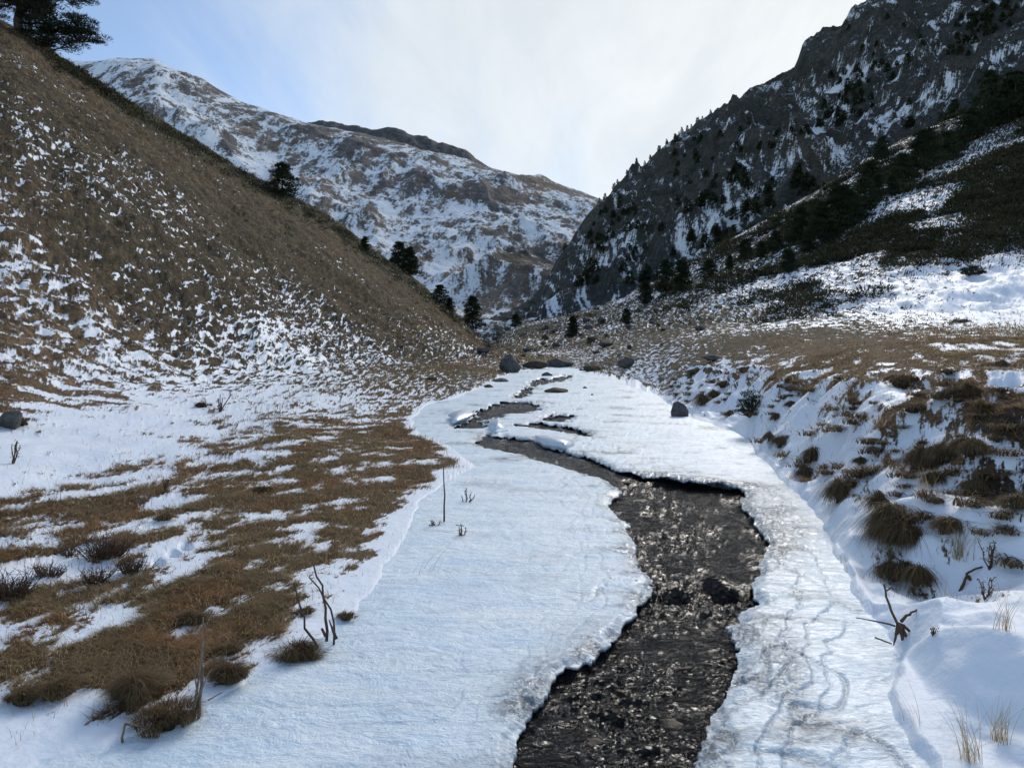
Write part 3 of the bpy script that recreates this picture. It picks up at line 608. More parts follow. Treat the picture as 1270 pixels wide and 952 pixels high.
# dry grass on the bare patches of the near ground
M_GRASS = mat_leaf('dry_grass_blades', (.12, .078, .038), (.58, .44, .26), .6, 5., (1.15, .72, .50))
M_TUSS = mat_leaf('tussock_blades', (.070, .046, .024), (.30, .21, .115), .4, 3.)
def build_grass():
    X, Y, Z, S, si = G['X'], G['Y'], G['Z'], G['snow'], G['si']
    U = G['U']
    def sample(mask, n, wfun):
        r_, c_ = np.nonzero(mask); 
        du = np.gradient(X, axis=1)[r_, c_]; dy = np.gradient(Y, axis=0)[r_, c_]; w = np.abs(du * dy) * wfun(Y[r_, c_]); w /= w.sum()
        k = rng.choice(len(r_), n, p=w); r_, c_ = r_[k], c_[k]
        return np.stack([X[r_, c_] + rng.normal(size=n) * .01 * (Y[r_, c_] / 4), Y[r_, c_] + rng.normal(size=n) * .01 * (Y[r_, c_] / 4), Z[r_, c_]], 1)
    inside = (U > -60) & (U < 1330)
    parts = []
    P = sample(inside & (S < .45) & (si < -.03) & (Y < 14) & (Y > 2), 170000, lambda y: y ** -1.6)
    n = len(P); d = P[:, 1]
    clump = fbm(P[:, 0] * 5, P[:, 1] * 5, 3, 401); ang = 2.2 + 2.2 * fbm(P[:, 0] * 2.5, P[:, 1] * 2.5, 2, 403) + rng.normal(size=n) * .8
    H = (.018 + .022 * rng.random(n)) * (1 + .9 * np.clip(clump, -.6, 1.2)) * (1 + d * .04)
    lean = np.stack([np.cos(ang), np.sin(ang), 0 * ang], 1)
    rnd = np.clip(.42 + .55 * clump + rng.normal(size=n) * .22, 0, 1)
    P[:, 2] -= .006
    parts.append(blades(P, H, lean, .9 + rng.random(n) * 1.2, .0016 + d * .00050, rnd, 3, .35))
    P = sample(inside & (S < .42) & (si < -.05) & (Y < 12) & (Y > 2), 16000, lambda y: y ** -1.5); n = len(P); d = P[:, 1]
    ang = rng.random(n) * 6.283; lean = np.stack([np.cos(ang), np.sin(ang), 0 * ang], 1); P[:, 2] += .008
    parts.append(blades(P, .04 + .05 * rng.random(n), lean, .9 + rng.random(n) * 1.2, .0018 + d * .0005, np.clip(.95 + rng.normal(size=n) * .2, 0, 1), 4, .55))
    # coarser blades over the farther grass and both slopes
    P = sample(inside & (S < .52) & (si < -.05) & (Y >= 12) & (Y < 90) & (G['V'] > 0), 150000, lambda y: y ** -1.1)
    n = len(P); d = P[:, 1]; ang = rng.random(n) * 6.3; lean = np.stack([np.cos(ang), np.sin(ang), 0 * ang], 1)
    clump = fbm(P[:, 0] * 1.5, P[:, 1] * .7, 4, 405, .7); rnd = np.clip(.36 + .75 * clump + rng.normal(size=n) * .18, 0, 1)
    H = (.05 + .10 * rng.random(n)) * (1 + .5 * clump) * ss(95, 40, d)**.5; H = np.maximum(H, .03)
    keep = ~((U[0][np.clip(np.searchsorted(G['u'], P[:, 0] / d * F + CU), 0, len(G['u']) - 1)] > 780) & (d > 45))
    P, H, lean, rnd, d, n = P[keep], H[keep], lean[keep], rnd[keep], d[keep], keep.sum()
    P[:, 2] -= .01
    parts.append(blades(P, H, lean, .5 + rng.random(n) * .8, .0008 * d + .004, rnd, 2, .2))
    # sparse fine stems standing out of the snow
    P = sample(inside & (S > .5) & (S < .93) & (si < -.05) & (Y < 22) & (Y > 2.2), 5200, lambda y: y ** -1.3)
    n = len(P); ang = rng.random(n) * 6.3; lean = np.stack([np.cos(ang), np.sin(ang), 0 * ang], 1); d = P[:, 1]
    parts.append(blades(P, .04 + .10 * rng.random(n) ** 2, lean, .3 + rng.random(n) * .5, .0010 + d * .00035, np.clip(.5 + rng.normal(size=n) * .3, 0, 1), 3, .1))
    V, f, a = join(parts)
    tag(link('dry_grass', raw_mesh('dry_grass', V, f, 3, False, dict(rnd=a)), M_GRASS), 'short matted brown grass in the bare patches between the snow', 'grass', kind='stuff')
build_grass()

# juniper scrub on the right slope and along the left crest
M_SCRUB = mat_leaf('juniper_scrub', (.022, .030, .013), (.095, .082, .042), .15, .35)
M_PINE = mat_leaf('pine_needles', (.018, .028, .015), (.055, .070, .034), .15, 1.0)
M_BARK = mat_simple('pine_bark', (.05, .035, .025), (.11, .08, .06), 9, .9, .8, .03)
def dome_leaves(c, rad, n, leaf):
    d = rdir(n); d[:, 2] = np.abs(d[:, 2]) * .9; rr = rng.random(n) ** .4
    P = c + d * rad * rr[:, None]
    D = unit(d * [1, 1, .6] + rdir(n) * .7 + [0, 0, .35]); W = unit(np.cross(D, rdir(n)))
    L = np.stack([leaf * (.6 + rng.random(n) * .9), leaf * (.3 + rng.random(n) * .25)], 1)
    return P, D, W, L
def build_scrub():
    Ps, Ds, Ws, Ls, Rs = [], [], [], [], []
    def clump(p, rx, rz, n, leaf):
        P, D, W, L = dome_leaves(np.array(p), np.array([rx, rx * (.8 + .5 * random.random()), rz]), n, leaf)
        Ps.append(P); Ds.append(D); Ws.append(W); Ls.append(L); Rs.append(np.clip(random.gauss(.45, .2) + rng.normal(size=n) * .2, 0, 1))
    k = 0
    dens_v = [180, 250, 300, 340, 365, 385, 400]; dens_u = [660, 760, 850, 950, 1050, 1150, 1270]
    dens = [[0, .3, .8, .9, .95, .95, .95], [.0, .3, .7, .85, .95, .95, .9], [.1, .3, .6, .8, .75, .5, .25], [.1, .35, .5, .6, .45, .1, .0], [.15, .3, .35, .4, .2, .02, 0], [.15, .15, .2, .15, .03, .0, 0], [.05, .05, .05, .03, 0, 0, 0]]
    tries = 0
    while k < 2800 and tries < 60000:
        tries += 1
        u = random.uniform(660, 1330); v = random.uniform(110, 402)
        p = at(u, v)
        if p.y < 30 or p.y > 135: continue
        if v < HV - (p.z - CZ) / p.y * F - 4: continue
        d = float(grid2(dens_u, dens_v, dens, np.array(u), np.array(v)))
        d *= 1.25 * (perlin(p.x * .16, p.y * .10, 501) * 1.3 + .62 > .62) 
        if random.random() > d: continue
        s = .4 + .9 * random.random() ** 1.5; n = 60
        clump((p.x, p.y, p.z - .1), s, s * .62, n, .13 + p.y * .0018); k += 1
    # crest of the left slope
    for i in range(650):
        u = random.uniform(55, 610); ur = [0, 200, 400, 500, 560, 610]; vr = [22, 152, 265, 338, 385, 424]
        v = np.interp(u, ur, vr) + abs(random.gauss(0, 8)) + 2; p = at(u, v); s = .4 + .6 * random.random()
        clump((p.x, p.y, p.z - .15), s, s * .5, 40, .16)
    P, D, W, L, r_ = map(np.concatenate, (Ps, Ds, Ws, Ls, Rs))
    tag(link('juniper_scrub', soup('juniper_scrub', M_SCRUB, P, D, W, L, r_), M_SCRUB), 'dark green low juniper scrub matting the steep slopes', 'scrub', kind='stuff')
build_scrub()

# ------------------------------------------------------------------ trees
def pine_proto(seed, slender):
    st = np.random.default_rng(seed); global rng; keep = rng; rng = st
    Ps, Ds, Ws, Ls, Rs = [], [], [], [], []
    for k in range(64):
        t = .06 + .94 * k / 63; h = t
        env = (.34 if not slender else .24) * (1 - t) ** .62 * (.35 + .65 * min(1, t / .12)) + .02
        a = st.random() * 6.283; rr = env * (.35 + .75 * st.random())
        c = np.array([math.cos(a) * rr, math.sin(a) * rr, h])
        s = .085 + .085 * (1 - t); P, D, W, L = dome_leaves(c, np.array([s, s, s * .75]), 60, .06)
        P[:, 2] -= .03; Ps.append(P); Ds.append(unit(D + [c[0], c[1], .4])); Ws.append(W); Ls.append(L); Rs.append(np.clip(.2 + .5 * st.random() + .15 * st.normal(size=60), 0, 1))
    P, D, W, L, r_ = map(np.concatenate, (Ps, Ds, Ws, Ls, Rs))
    crown = soup('crown', M_PINE, P, D, W, L, r_)
    V, f, a = tube(wob((0, 0, -.08), (.02, .01, .85), 7, .01), np.linspace(.028, .006, 7), 6)
    rng = keep
    trunk = raw_mesh('trunk', V, f, 3, True); crown.materials.append(M_PINE); trunk.materials.append(M_BARK)
    return crown, trunk
PROTO = [pine_proto(31, False), pine_proto(32, True), pine_proto(33, False), pine_proto(34, True)]
def tree(name, p, h, label, wide=1., k=0, group=None, cat='tree'):
    root = empty(name, p, label, cat, group)
    root.rotation_euler.z = random.random() * 6.28; root.scale = (h * wide, h * wide, h)
    cr, tr = PROTO[k % 4]
    for n, m in (('crown', cr), ('trunk', tr)): o = bpy.data.objects.new(n, m); COL.objects.link(o); o.parent = root
    return root
def hpx(p, px): return px / F * p.y
LT = [(351, 243, 42, 1.35, 'rounded dark pine standing alone highest on the crest of the left slope'),
      (452, 310, 18, 1.3, 'small dark pine barely topping the left crest above the taller cone shaped one'),
      (495, 333, 34, 1.2, 'left half of the dark pine pair midway down the left crest'),
      (508, 342, 36, 1.1, 'right half of the dark pine pair midway down the left crest'),
      (545, 376, 24, 1.5, 'broad low pine bush on the left crest between the pair and the lowest cone'),
      (558, 386, 18, 1.5, 'low bushy pine just uphill of the lowest cone shaped pine'),
      (586, 405, 42, .95, 'narrow cone shaped pine at the foot of the left crest above the valley neck')]
for i, (u, v, px, w, lab) in enumerate(LT):
    p = at(u, v); tree('pine_tree', (p.x, p.y, p.z - .2), hpx(p, px), lab, w, i, 'pines along the left crest')
MT = [(711, 418, 27, 1.2, 'small bushy pine alone in the middle of the valley floor beside the stream head'),
      (776, 402, 20, 1.3, 'squat dark pine on the valley floor below the dark pine clump'),
      (800, 378, 30, 1.2, 'leftmost pine of the dark clump where the right slope meets the valley'),
      (826, 364, 42, 1.1, 'tall pine in the middle of the dark clump at the valley neck'),
      (846, 362, 40, 1.2, 'right hand pine of the dark clump at the valley neck'),
      (640, 402, 16, 1.6, 'tiny dark bush pine by the snow patch in the valley neck')]
for i, (u, v, px, w, lab) in enumerate(MT):
    p = at(u, v); tree('pine_tree', (p.x, p.y, p.z - .15), hpx(p, px), lab, w, i + 1)
RT = [(880,345,30),(905,335,30),(925,322,28),(945,318,36),(962,312,34),(978,338,44),(992,300,46),(1003,312,50),(1018,296,56),(1030,302,46),(1045,284,56),(1060,270,54),(1072,262,50),(1088,250,52),(1094,205,36),(1106,242,46),(1120,228,46),(1132,222,44),(1148,214,54),(1160,202,46),(1176,196,40),(1192,186,32),(1206,176,42),(1218,168,54),(1232,158,62),(1246,150,64),(1258,148,60),(1270,138,60),(1285,135,64),(1300,130,60),(1036,262,36),(1012,272,40),(1080,230,36),(1138,196,36),(1226,132,44)]
for i, (u, v, px) in enumerate(RT):
    px *= (.85, .7, 1., .6)[i % 4]
    p = at(u, max(v, G['V'][:, int(np.argmin(np.abs(G['u'] - u)))].min() + 3)); tree('pine_tree', (p.x, p.y, p.z - .3), hpx(p, px), 'dark pine in the ragged tree belt crossing the top of the scrubby right slope', 1.0 + .5 * random.random(), i, 'pines in the belt on the right slope')
# small trees scattered on the rock wall: one light mesh each
def tiny_proto(seed):
    st = np.random.default_rng(seed); n = 150; t = st.random(n) ** 1.3; a = st.random(n) * 6.283
    r_ = (.26 * (1 - t) ** .7) * (.3 + .7 * st.random(n)); P = np.stack([np.cos(a) * r_, np.sin(a) * r_, t * .9], 1)
    D = unit(np.stack([np.cos(a), np.sin(a), .3 + 0 * a], 1) + st.normal(size=(n, 3)) * .3); W = unit(np.cross(D, st.normal(size=(n, 3))))
    m = soup('small_pine', M_PINE, P, D, W, np.stack([.16 + .1 * st.random(n), .10 + .05 * st.random(n)], 1), st.random(n)); m.materials.append(M_PINE); return m
TINY = [tiny_proto(s) for s in (1, 2, 3)]
CL = [(1215,25,35,22,22),(1240,15,25,15,12),(1195,60,25,20,10),(1060,120,30,18,20),(1080,95,40,20,10),(1040,145,25,20,14),(1170,150,50,20,14),(870,255,25,10,14),(905,215,30,20,12),(960,170,40,25,12),(770,262,25,20,14),(790,300,40,25,14),(850,205,40,25,14),(740,300,30,25,12),(800,345,40,15,12),(935,235,40,15,14),(1000,235,40,20,12),(1100,60,60,30,10),(720,350,30,20,8),(930,265,30,14,12),(890,300,30,14,12)]
ntiny = 0
RV = RM['V']; RIDGE = RV.min(0)
for cu, cv, su, sv, n in CL:
    for i in range(n):
        u = random.gauss(cu, su * .6); v = random.gauss(cv, sv * .6); c = int(np.argmin(np.abs(RM['u'] - u)))
        v = max(v, RIDGE[c] + 1.5); p = at(u, v, RM)
        if ntiny >= 285 or u > 1290 or v < -10: continue
        o = link('small_pine', TINY[i % 3]); h = random.uniform(1.8, 3.8); o.location = (p.x, p.y, p.z - .3); o.scale = (h * 1.3, h * 1.3, h); o.rotation_euler.z = random.random() * 6
        tag(o, 'tiny dark pine clinging to the shaded rock wall of the right mountain', 'tree', 'small pines on the rocky mountain'); ntiny += 1
for i in range(26):
    u = 742 + i * 5.5 + random.uniform(-4, 4); c = int(np.argmin(np.abs(RM['u'] - u))); r_ = int(np.argmin(RV[:, c]))
    o = link('small_pine', TINY[i % 3]); h = random.uniform(1.5, 3.0); o.location = (RM['X'][r_, c], RM['Y'][r_, c], RM['Z'][r_, c] - .3); o.scale = (h * .9, h * .9, h)
    tag(o, 'tiny pine silhouetted on the skyline where the right mountain runs down to the saddle', 'tree', 'skyline pines')

# the big pine cut by the top left corner
def big_pine():
    p = at(16, 36); root = empty('pine_tree', (p.x, p.y + .5, p.z - 2.0), 'large spreading pine on top of the left slope, its crown cut by the picture corner', 'tree')
    H = 13.; tr = wob((0, 0, -.5), (.5, .2, H), 10, .02)
    V, f, a = tube(tr, np.linspace(.34, .05, 10), 9); link('trunk', raw_mesh('trunk', V, f, 3), M_BARK, root)
    Ps, Ds, Ws, Ls, Rs = [], [], [], [], []; limbs = []
    for k in range(30):
        t = .08 + .88 * k / 29; z = H * t; a = k * 2.4 + random.uniform(-.4, .4); L = (5.8 * (1 - t) ** .55 + .6) * random.uniform(.75, 1.1)
        if k in (1, 2, 3, 4, 6, 8): a = random.uniform(-.5, .3); L = 4.3
        s = np.array([.5 * t, .2 * t, z]); e = s + np.array([math.cos(a) * L, math.sin(a) * L, L * random.uniform(-.02, .22)])
        pts = wob(s, e, 7, .035, (0, 0, -.06)); limbs.append(tube(pts, np.linspace(.09, .02, 7), 5))
        for q in range(int(14 + L * 3.2)):
            w = .05 + .97 * random.random(); b = s + (e - s) * w + rng.normal(size=3) * [.45, .45, .25]; i = min(6, int(w * 6)); b[2] = pts[i, 2] + random.uniform(-.1, .45)
            limbs.append(tube(wob(pts[i], b, 3, .02), [.03, .02, .012], 4))
            n = 80; rr = random.uniform(.35, .62); P, D, W, LL = dome_leaves(b, np.array([rr, rr, rr * .6]), n, .24); LL[:, 1] *= .45
            Ps.append(P); Ds.append(D); Ws.append(W); Ls.append(LL); Rs.append(np.clip(random.gauss(.4, .2) + rng.normal(size=n) * .15, 0, 1))
    V, f, a = join(limbs); link('limbs', raw_mesh('limbs', V, f, 3), M_BARK, root)
    P, D, W, L, r_ = map(np.concatenate, (Ps, Ds, Ws, Ls, Rs)); link('crown', soup('crown', M_PINE, P, D, W, L, r_), M_PINE, root)
big_pine()

# ------------------------------------------------------------------ rocks
ROCK = mat_rock('grey_rock', (.045, .042, .040), (.15, .14, .13)); ROCKM = mat_rock('mossy_rock', (.035, .028, .020), (.10, .085, .07), (.075, .052, .026))
import bmesh
def rock(u, v, wpx, hpx_, label, mat=ROCK, seed=0, dz=.15, group=None, deep=.8, name='rock'):
    p = at(u, v); W = wpx / F * p.y; H = hpx_ / F * p.y
    bm = bmesh.new(); bmesh.ops.create_icosphere(bm, subdivisions=4, radius=.5)
    rs = random.Random(seed); cuts = []
    for _ in range(16):
        n = Vector((rs.uniform(-1, 1), rs.uniform(-1, 1), rs.uniform(-.4, 1))).normalized(); cuts.append((n, rs.uniform(.30, .44)))
    for vv in bm.verts:
        c = vv.co
        for n, d in cuts:
            k = c.dot(n) - d
            if k > 0: c -= n * k
        c += c.normalized() * (.05 * mnoise.noise(c * 3.5 + Vector((seed, 0, 0))) + .02 * mnoise.noise(c * 11))
        vv.co = c
    me = bpy.data.meshes.new('rock'); 
    bmesh.ops.scale(bm, vec=(W * 1.0, W * deep, H * 1.25), verts=bm.verts); bm.to_mesh(me); bm.free(); me.shade_smooth()
    o = link(name, me, mat); o.location = (p.x, p.y + W * deep * .4, p.z + H * .75 * (1 - dz * 2)); o.rotation_euler.z = rs.uniform(-.3, .3)
    return tag(o, label, 'rock', group)
rock(632, 462, 30, 20, 'largest dark boulder at the left shore of the far ice', ROCK, 3)
rock(845, 522, 27, 20, 'angular grey boulder alone on the ice edge below the right bank', ROCK, 5)
rock(690, 491, 36, 8, 'long flat brown rock poking out of the ice in midstream', ROCKM, 7)
rock(664, 458, 34, 12, 'brown grassy rock in the row across the stream head, next to the largest boulder', ROCKM, 9)
rock(694, 457, 40, 12, 'grey brown rock ending the row of rocks across the stream head', ROCK, 11)
rock(677, 476, 16, 7, 'small dark stone in the ice upstream of the long flat rock', ROCK, 13)
rock(622, 481, 24, 6, 'low dark stone lying in the ice below the largest boulder', ROCK, 15)
rock(606, 483, 14, 6, 'small grass brown stone at the left shore below the largest boulder', ROCKM, 17)
rock(776, 457, 24, 13, 'rounded grey rock half in grass on the right shore of the stream head', ROCK, 19)
rock(6, 533, 34, 22, 'grey rock under a grass mound at the left picture edge', ROCK, 21)
rock(728, 400, 14, 6, 'small dark stone above the lone valley pine', ROCK, 23)
rock(746, 400, 12, 7, 'small rounded stone right of the lone valley pine', ROCK, 25)
rock(732, 408, 14, 6, 'low stone just right of the foot of the lone valley pine', ROCK, 27)
rock(735, 425, 16, 8, 'low brown stone on the grass below the lone valley pine', ROCKM, 29)
rock(735, 470, 26, 8, 'dark shore rock with grass at the right side of the far ice', ROCKM, 31)
rock(870, 410, 16, 6, 'small dark rock on the grassy terrace below the scrub slope', ROCK, 33)
rock(984, 486, 26, 8, 'thin slanted grey slab lying on the snowy bank right of the dark round bush', ROCK, 35)
rock(888, 447, 34, 6, 'long low grey rock breaking the snow at the top of the right bank', ROCK, 39)
rock(752, 430, 20, 6, 'flat grey stone in the brown grass of the valley neck', ROCK, 41)
rock(600, 438, 18, 7, 'dark stone at the foot of the left slope near the neck', ROCK, 43)
rock(690, 430, 14, 5, 'small dark stone in the frozen streambed of the valley neck', ROCK, 45)
rock(655, 436, 12, 5, 'small dark stone above the row of rocks', ROCK, 47)
rock(535, 473, 16, 5, 'small dark stone in brown grass on the left shore', ROCKM, 49)
_rs = random.Random(5)
for i in range(46):
    if i < 30: u = _rs.uniform(590, 830); v = _rs.uniform(400, 452)
    else: u = _rs.uniform(600, 760); v = _rs.uniform(456, 500)
    w_ = _rs.choice((5, 6, 7, 8, 10)) * (1 if i < 30 else .8)
    rock(u, v, w_, w_ * _rs.uniform(.35, .7), 'one of the little dark stones strewn over the grass of the valley neck' if i < 30 else 'one of the pebble sized dark stones frozen into the ice of the stream head', ROCKM if i % 3 == 0 else ROCK, 200 + i, .2, 'small stones in the valley neck' if i < 30 else 'small stones frozen into the far ice')
# wet stones breaking the water
WET = mat_simple('wet_stone', (.006, .005, .004), (.030, .016, .008), 30, .5, .9, .012, .25)
def wet(u, v, w, h, label, seed, z=None):
    Y = y_ice(v); o = rock(u, v, w, h, label, WET, seed, .2, None, .8)
    W = w / F * Y; o.location = ((u - CU) / F * Y, Y, float(z_water(np.array(0.), np.array(Y))) - h / F * Y * .58)
wet(738, 898, 46, 22, 'brown wet stone breaking the water in the foreground', 55); wet(832, 880, 44, 14, 'reddish wet stone at the right side of the foreground water', 57)
wet(768, 840, 26, 14, 'small dark wet stone left of mid water', 59); wet(850, 812, 30, 12, 'low dark wet stone near the right ice edge', 61)
wet(790, 610, 34, 7, 'dark sliver of wet stone at the upper open pool', 63); wet(800, 632, 26, 6, 'flat wet stone in the upper open pool', 65)
wet(655, 545, 30, 5, 'wet stone in the narrow upper channel', 67); wet(690, 575, 20, 4, 'tiny wet stone in the narrow upper channel', 69); wet(778, 590, 26, 6, 'wet stone where the channel widens', 71)
# broken ice slabs
M_SLAB = mat_simple('slab_ice', (.62, .72, .80), (.84, .90, .94), 14, .3, .5, .01, .5)
def slab(pts, th, tilt, label, lift=.05):
    P = to_plan(pts); c = P.mean(0); bm = bmesh.new(); z0 = ZI(c[1]) + lift
    lo = []; up = []; n = 0
    Q = []
    for i in range(len(P)):
        a, b = P[i], P[(i + 1) % len(P)]
        for t in (0, .25, .5, .75): q = a + (b - a) * t; Q.append(q + rng.normal(size=2) * .02 * (t > 0) * np.linalg.norm(b - a))
    for q in Q:
        dz = (q - c) @ np.array(tilt); up.append(bm.verts.new((*(q - c), dz))); lo.append(bm.verts.new((*((q - c) * 1.02), dz - th)))
    bm.faces.new(up); bm.faces.new(lo[::-1])
    for i in range(len(Q)): j = (i + 1) % len(Q); bm.faces.new((up[i], lo[i], lo[j], up[j]))
    bmesh.ops.recalc_face_normals(bm, faces=bm.faces); bmesh.ops.bevel(bm, geom=[e for e in bm.edges if abs(e.verts[0].co.z - e.verts[1].co.z) < th * .5], offset=th * .18, segments=2, affect='EDGES')
    me = bpy.data.meshes.new('ice_slab'); bm.to_mesh(me); bm.free(); me.shade_smooth(); o = link('ice_slab', me, M_SLAB); o.location = (*c, z0); tag(o, label, 'ice slab')
slab([(662,541),(680,539),(712,552),(700,557),(672,551)], .11, (.02, -.02), 'thick white ice slab overhanging the narrow channel', .05)
slab([(556,519),(582,513),(588,520),(562,528)], .05, (.10, .05), 'thin bright tilted ice plate at the left of the upper pool', .12)
slab([(606,531),(617,527),(630,534),(614,537)], .14, (-.1, .12), 'upended dark edged ice block between the upper pool and the channel', .10)

# ------------------------------------------------------------------ tussocks, shrubs, stalks
M_SOIL = mat_simple('tussock_base', (.022, .015, .009), (.050, .034, .020), 20, .95, .8, .02)
def tussock(u, v, w, h, label, lean=(-.55, -.5), dens=1., hang=1.0, group='grass tussocks on the right bank', dark=0., name='grass_tussock'):
    p = at(u, v); s = p.y / F; W = w * s; H = h * s
    root = empty(name, (p.x, p.y, p.z), label, 'grass tussock', group)
    # core
    bm = bmesh.new(); bmesh.ops.create_icosphere(bm, subdivisions=3, radius=.5)
    for q in bm.verts:
        q.co *= 1 + .5 * mnoise.noise(q.co * 4 + Vector((u, v, 0))); q.co = Vector((q.co.x * W * .48, q.co.y * W * .48, q.co.z * H * .75 + H * .0))
    me = bpy.data.meshes.new('base'); bm.to_mesh(me); bm.free(); me.shade_smooth(); link('base', me, M_SOIL, root)
    n = int(min(2600, max(420, w * h * .9)) * dens); lob = .45 + .9 * rng.random(9); hb = .5 + .9 * rng.random(9)
    a = rng.random(n) * 6.283; r_ = np.sqrt(rng.random(n)) * .42; z = (np.sqrt(np.clip(.25 - r_ ** 2, 0, 1)) * 1.5 - .15) * H
    lb = lob[(a * 9 / 6.2832).astype(int) % 9]; P = np.stack([np.cos(a) * r_ * W * lb, np.sin(a) * r_ * W * lb, z * .7 * hb[(a * 9 / 6.2832).astype(int) % 9] - H * .1], 1)
    d = unit(np.stack([np.cos(a) * r_ * 2 + lean[0], np.sin(a) * r_ * 2 + lean[1], 0 * a], 1) + rng.normal(size=(n, 3)) * [.3, .3, 0])
    Lh = H * (.45 + .6 * rng.random(n)); stray = rng.random(n) > .88; Lh[stray] *= 1.7
    V, f, at_ = blades(P, Lh, d, (.25 + rng.random(n) * .45), np.full(n, max(.0020, .75 * s)) * (.7 + .6 * rng.random(n)), np.clip(.58 - dark + rng.normal(size=n) * .26, 0, 1), 4, hang + .35)
    link('blades', raw_mesh('blades', V, f, 3, False, dict(rnd=at_)), M_TUSS, root); return root
TS = [(1198,496,60,26,'dark earthy tussock mound with snow beside the trodden path',.3),
      (1122,668,52,40,'big dark round tussock hanging over the ice from the right bank',.2),
      (1100,660,28,58,'tall narrow dark tussock leaning against the left of the big round one',.2),
      (1090,628,16,34,'thin upright tussock tip above the tall narrow one',.15),
      (1112,712,50,28,'wide dark tussock below the big round one, nearest the ice',.15),
      (1140,722,28,34,'dark ragged tussock trailing down right of the wide dark one',.15),
      (1176,660,34,26,'fan shaped tan tussock alone in the snow right of the big round one',0),
      (1162,625,18,10,'small brown tuft above the fan shaped tussock',0),
      (1042,618,22,40,'tall tussock hanging down the bank above the end of the ice',.05),
      (1000,592,20,26,'dark ragged tussock at the lip of the bank left of the tall hanging one',.15),
      (1008,572,12,26,'thin trailing tuft above the dark ragged tussock',.05),
      (968,552,18,18,'dark round tuft low on the bank below the slanted slab',.1),
      (955,545,10,16,'narrow dark tuft left of the dark round tuft',.1),
      (962,520,10,12,'tiny tuft below the round bush',.05),
      (980,503,12,10,'tiny brown tuft under the slanted slab',.05),
      (1212,607,32,22,'bushy light brown tussock at the edge of the dark soil',0),
      (1262,632,34,24,'brown tussock at the right picture edge above the dock plant',0),
      (1148,578,34,44,'long hanging grass curtain on the middle of the bank',.1),
      (1170,572,30,36,'dark tussock right of the hanging grass curtain',.12),
      (1158,598,20,26,'dark lower end of the hanging grass curtain',.12),
      (1205,562,44,30,'wide reddish tan tussock on top of the bank beside the dark soil',0),
      (1135,515,44,14,'low brown tuft row on the upper bank right of centre',.05),
      (1118,477,50,16,'combed brown grass hump above the low tuft row',.05),
      (1172,462,34,8,'flat brown tuft next to the footprints',.0),
      (1240,455,20,12,'small brown tuft on the terrace above the footprints',.0),
      (872,500,14,22,'dark tuft on the bank above the angular boulder',.1),
      (886,492,12,16,'smaller dark tuft right of the one above the angular boulder',.1),
      (905,514,8,10,'tiny tuft left of the round bush',.1),
      (898,478,24,10,'brown tuft at the left crest of the bank',.05),
      (1192,400,26,7,'single pale tuft on the snow slope behind the terrace',-.1),
      (925,460,34,9,'brown tuft on top of the bank left of centre',.0),
      (862,463,26,8,'brown tuft on top of the bank near the stream head',.0),
      (1068,575,14,14,'small dark tuft between the two hanging tussocks',.1)]
for (u, v, w, h, lab, dk) in TS: tussock(u, v, w, h, lab, dark=dk)
TL = [(430,770,28,9,'small pale tuft at the edge of the ice right of the broken stalks',-.1,.3),
      (512,723,34,9,'low brown tuft with long stems in the snow by the ice',.0,.3),
      (590,607,22,8,'little dark tuft isolated on the ice edge by the tall single stalk',.1,.2),
      (370,818,62,30,'dark olive tussock at the ice edge left of the broken stalks',.1,.4),
      (285,842,62,26,'olive tussock between the reddish mound and the ice',.1,.4),
      (168,868,62,44,'domed reddish brown tussock in the near left grass',.0,.4),
      (210,895,80,26,'sprawling dark olive tussock beside the standing dead stalks',.1,.4),
      (72,862,52,26,'tan tussock with long loose blades in the near left grass',-.15,.3),
      (30,870,50,22,'tan tussock at the lower left picture edge',-.15,.3),
      (285,808,44,16,'low brown tussock above the olive one',.0,.4),
      (325,610,26,9,'brown tuft at the upper edge of the left grass patch',.0,.4),
      (108,833,26,10,'small brown tuft near the lower left corner',.0,.4),
      (20,528,44,12,'brown grass cap above the rock at the left picture edge',.05,.5),
      (380,760,26,10,'brown tuft behind the broken stalks',.0,.4),
      (250,505,22,8,'dark tuft in the snow hollow below the left slope',.1,.4),
      (240,770,60,16,'matted straw coloured hump in the middle of the left grass',-.05,.4),
      (205,645,28,10,'dark tuft on the upper left grass patch',.05,.4)]
for (u, v, w, h, lab, dk, hg) in TL: tussock(u, v, w, h, lab, lean=(.3, -.4), dark=dk, hang=hg, group='grass tussocks on the left bank', dens=1.2)

def small_tufts():
    ms = []
    for k in range(5):
        n = 70; P = rng.normal(size=(n, 3)) * [.022, .018, 0]; a = rng.random(n) * 6.283; d = np.stack([np.cos(a), np.sin(a), 0 * a], 1) + [-.5, -.6, 0]
        V, f, at_ = blades(P, .05 + .07 * rng.random(n), unit(d), .3 + rng.random(n) * .5, np.full(n, .0045), np.clip(.55 + rng.normal(size=n) * .25, 0, 1), 4, .75)
        m = raw_mesh('grass_tuft', V, f, 3, False, dict(rnd=at_)); m.materials.append(M_TUSS); ms.append(m)
    for i in range(150):
        u = random.uniform(830, 1265); v = random.uniform(470 + max(0, u - 1180) * .3, 520 + (u - 830) * .45); c = int(np.argmin(np.abs(G['u'] - u))); p = at(u, v); 
        if p.y > 24 or p.z < ZI(p.y) + .12: continue
        o = link('grass_tuft', ms[i % 5]); o.location = p; s_ = random.uniform(.7, 1.7) * (1 + p.y * .03); o.scale = (s_ * 1.5, s_ * 1.5, s_); o.rotation_euler.z = random.uniform(-.6, .6)
        tag(o, 'one of the little wispy brown tufts scattered over the snowy right bank', 'grass tuft', 'wispy tufts on the right bank')
small_tufts()
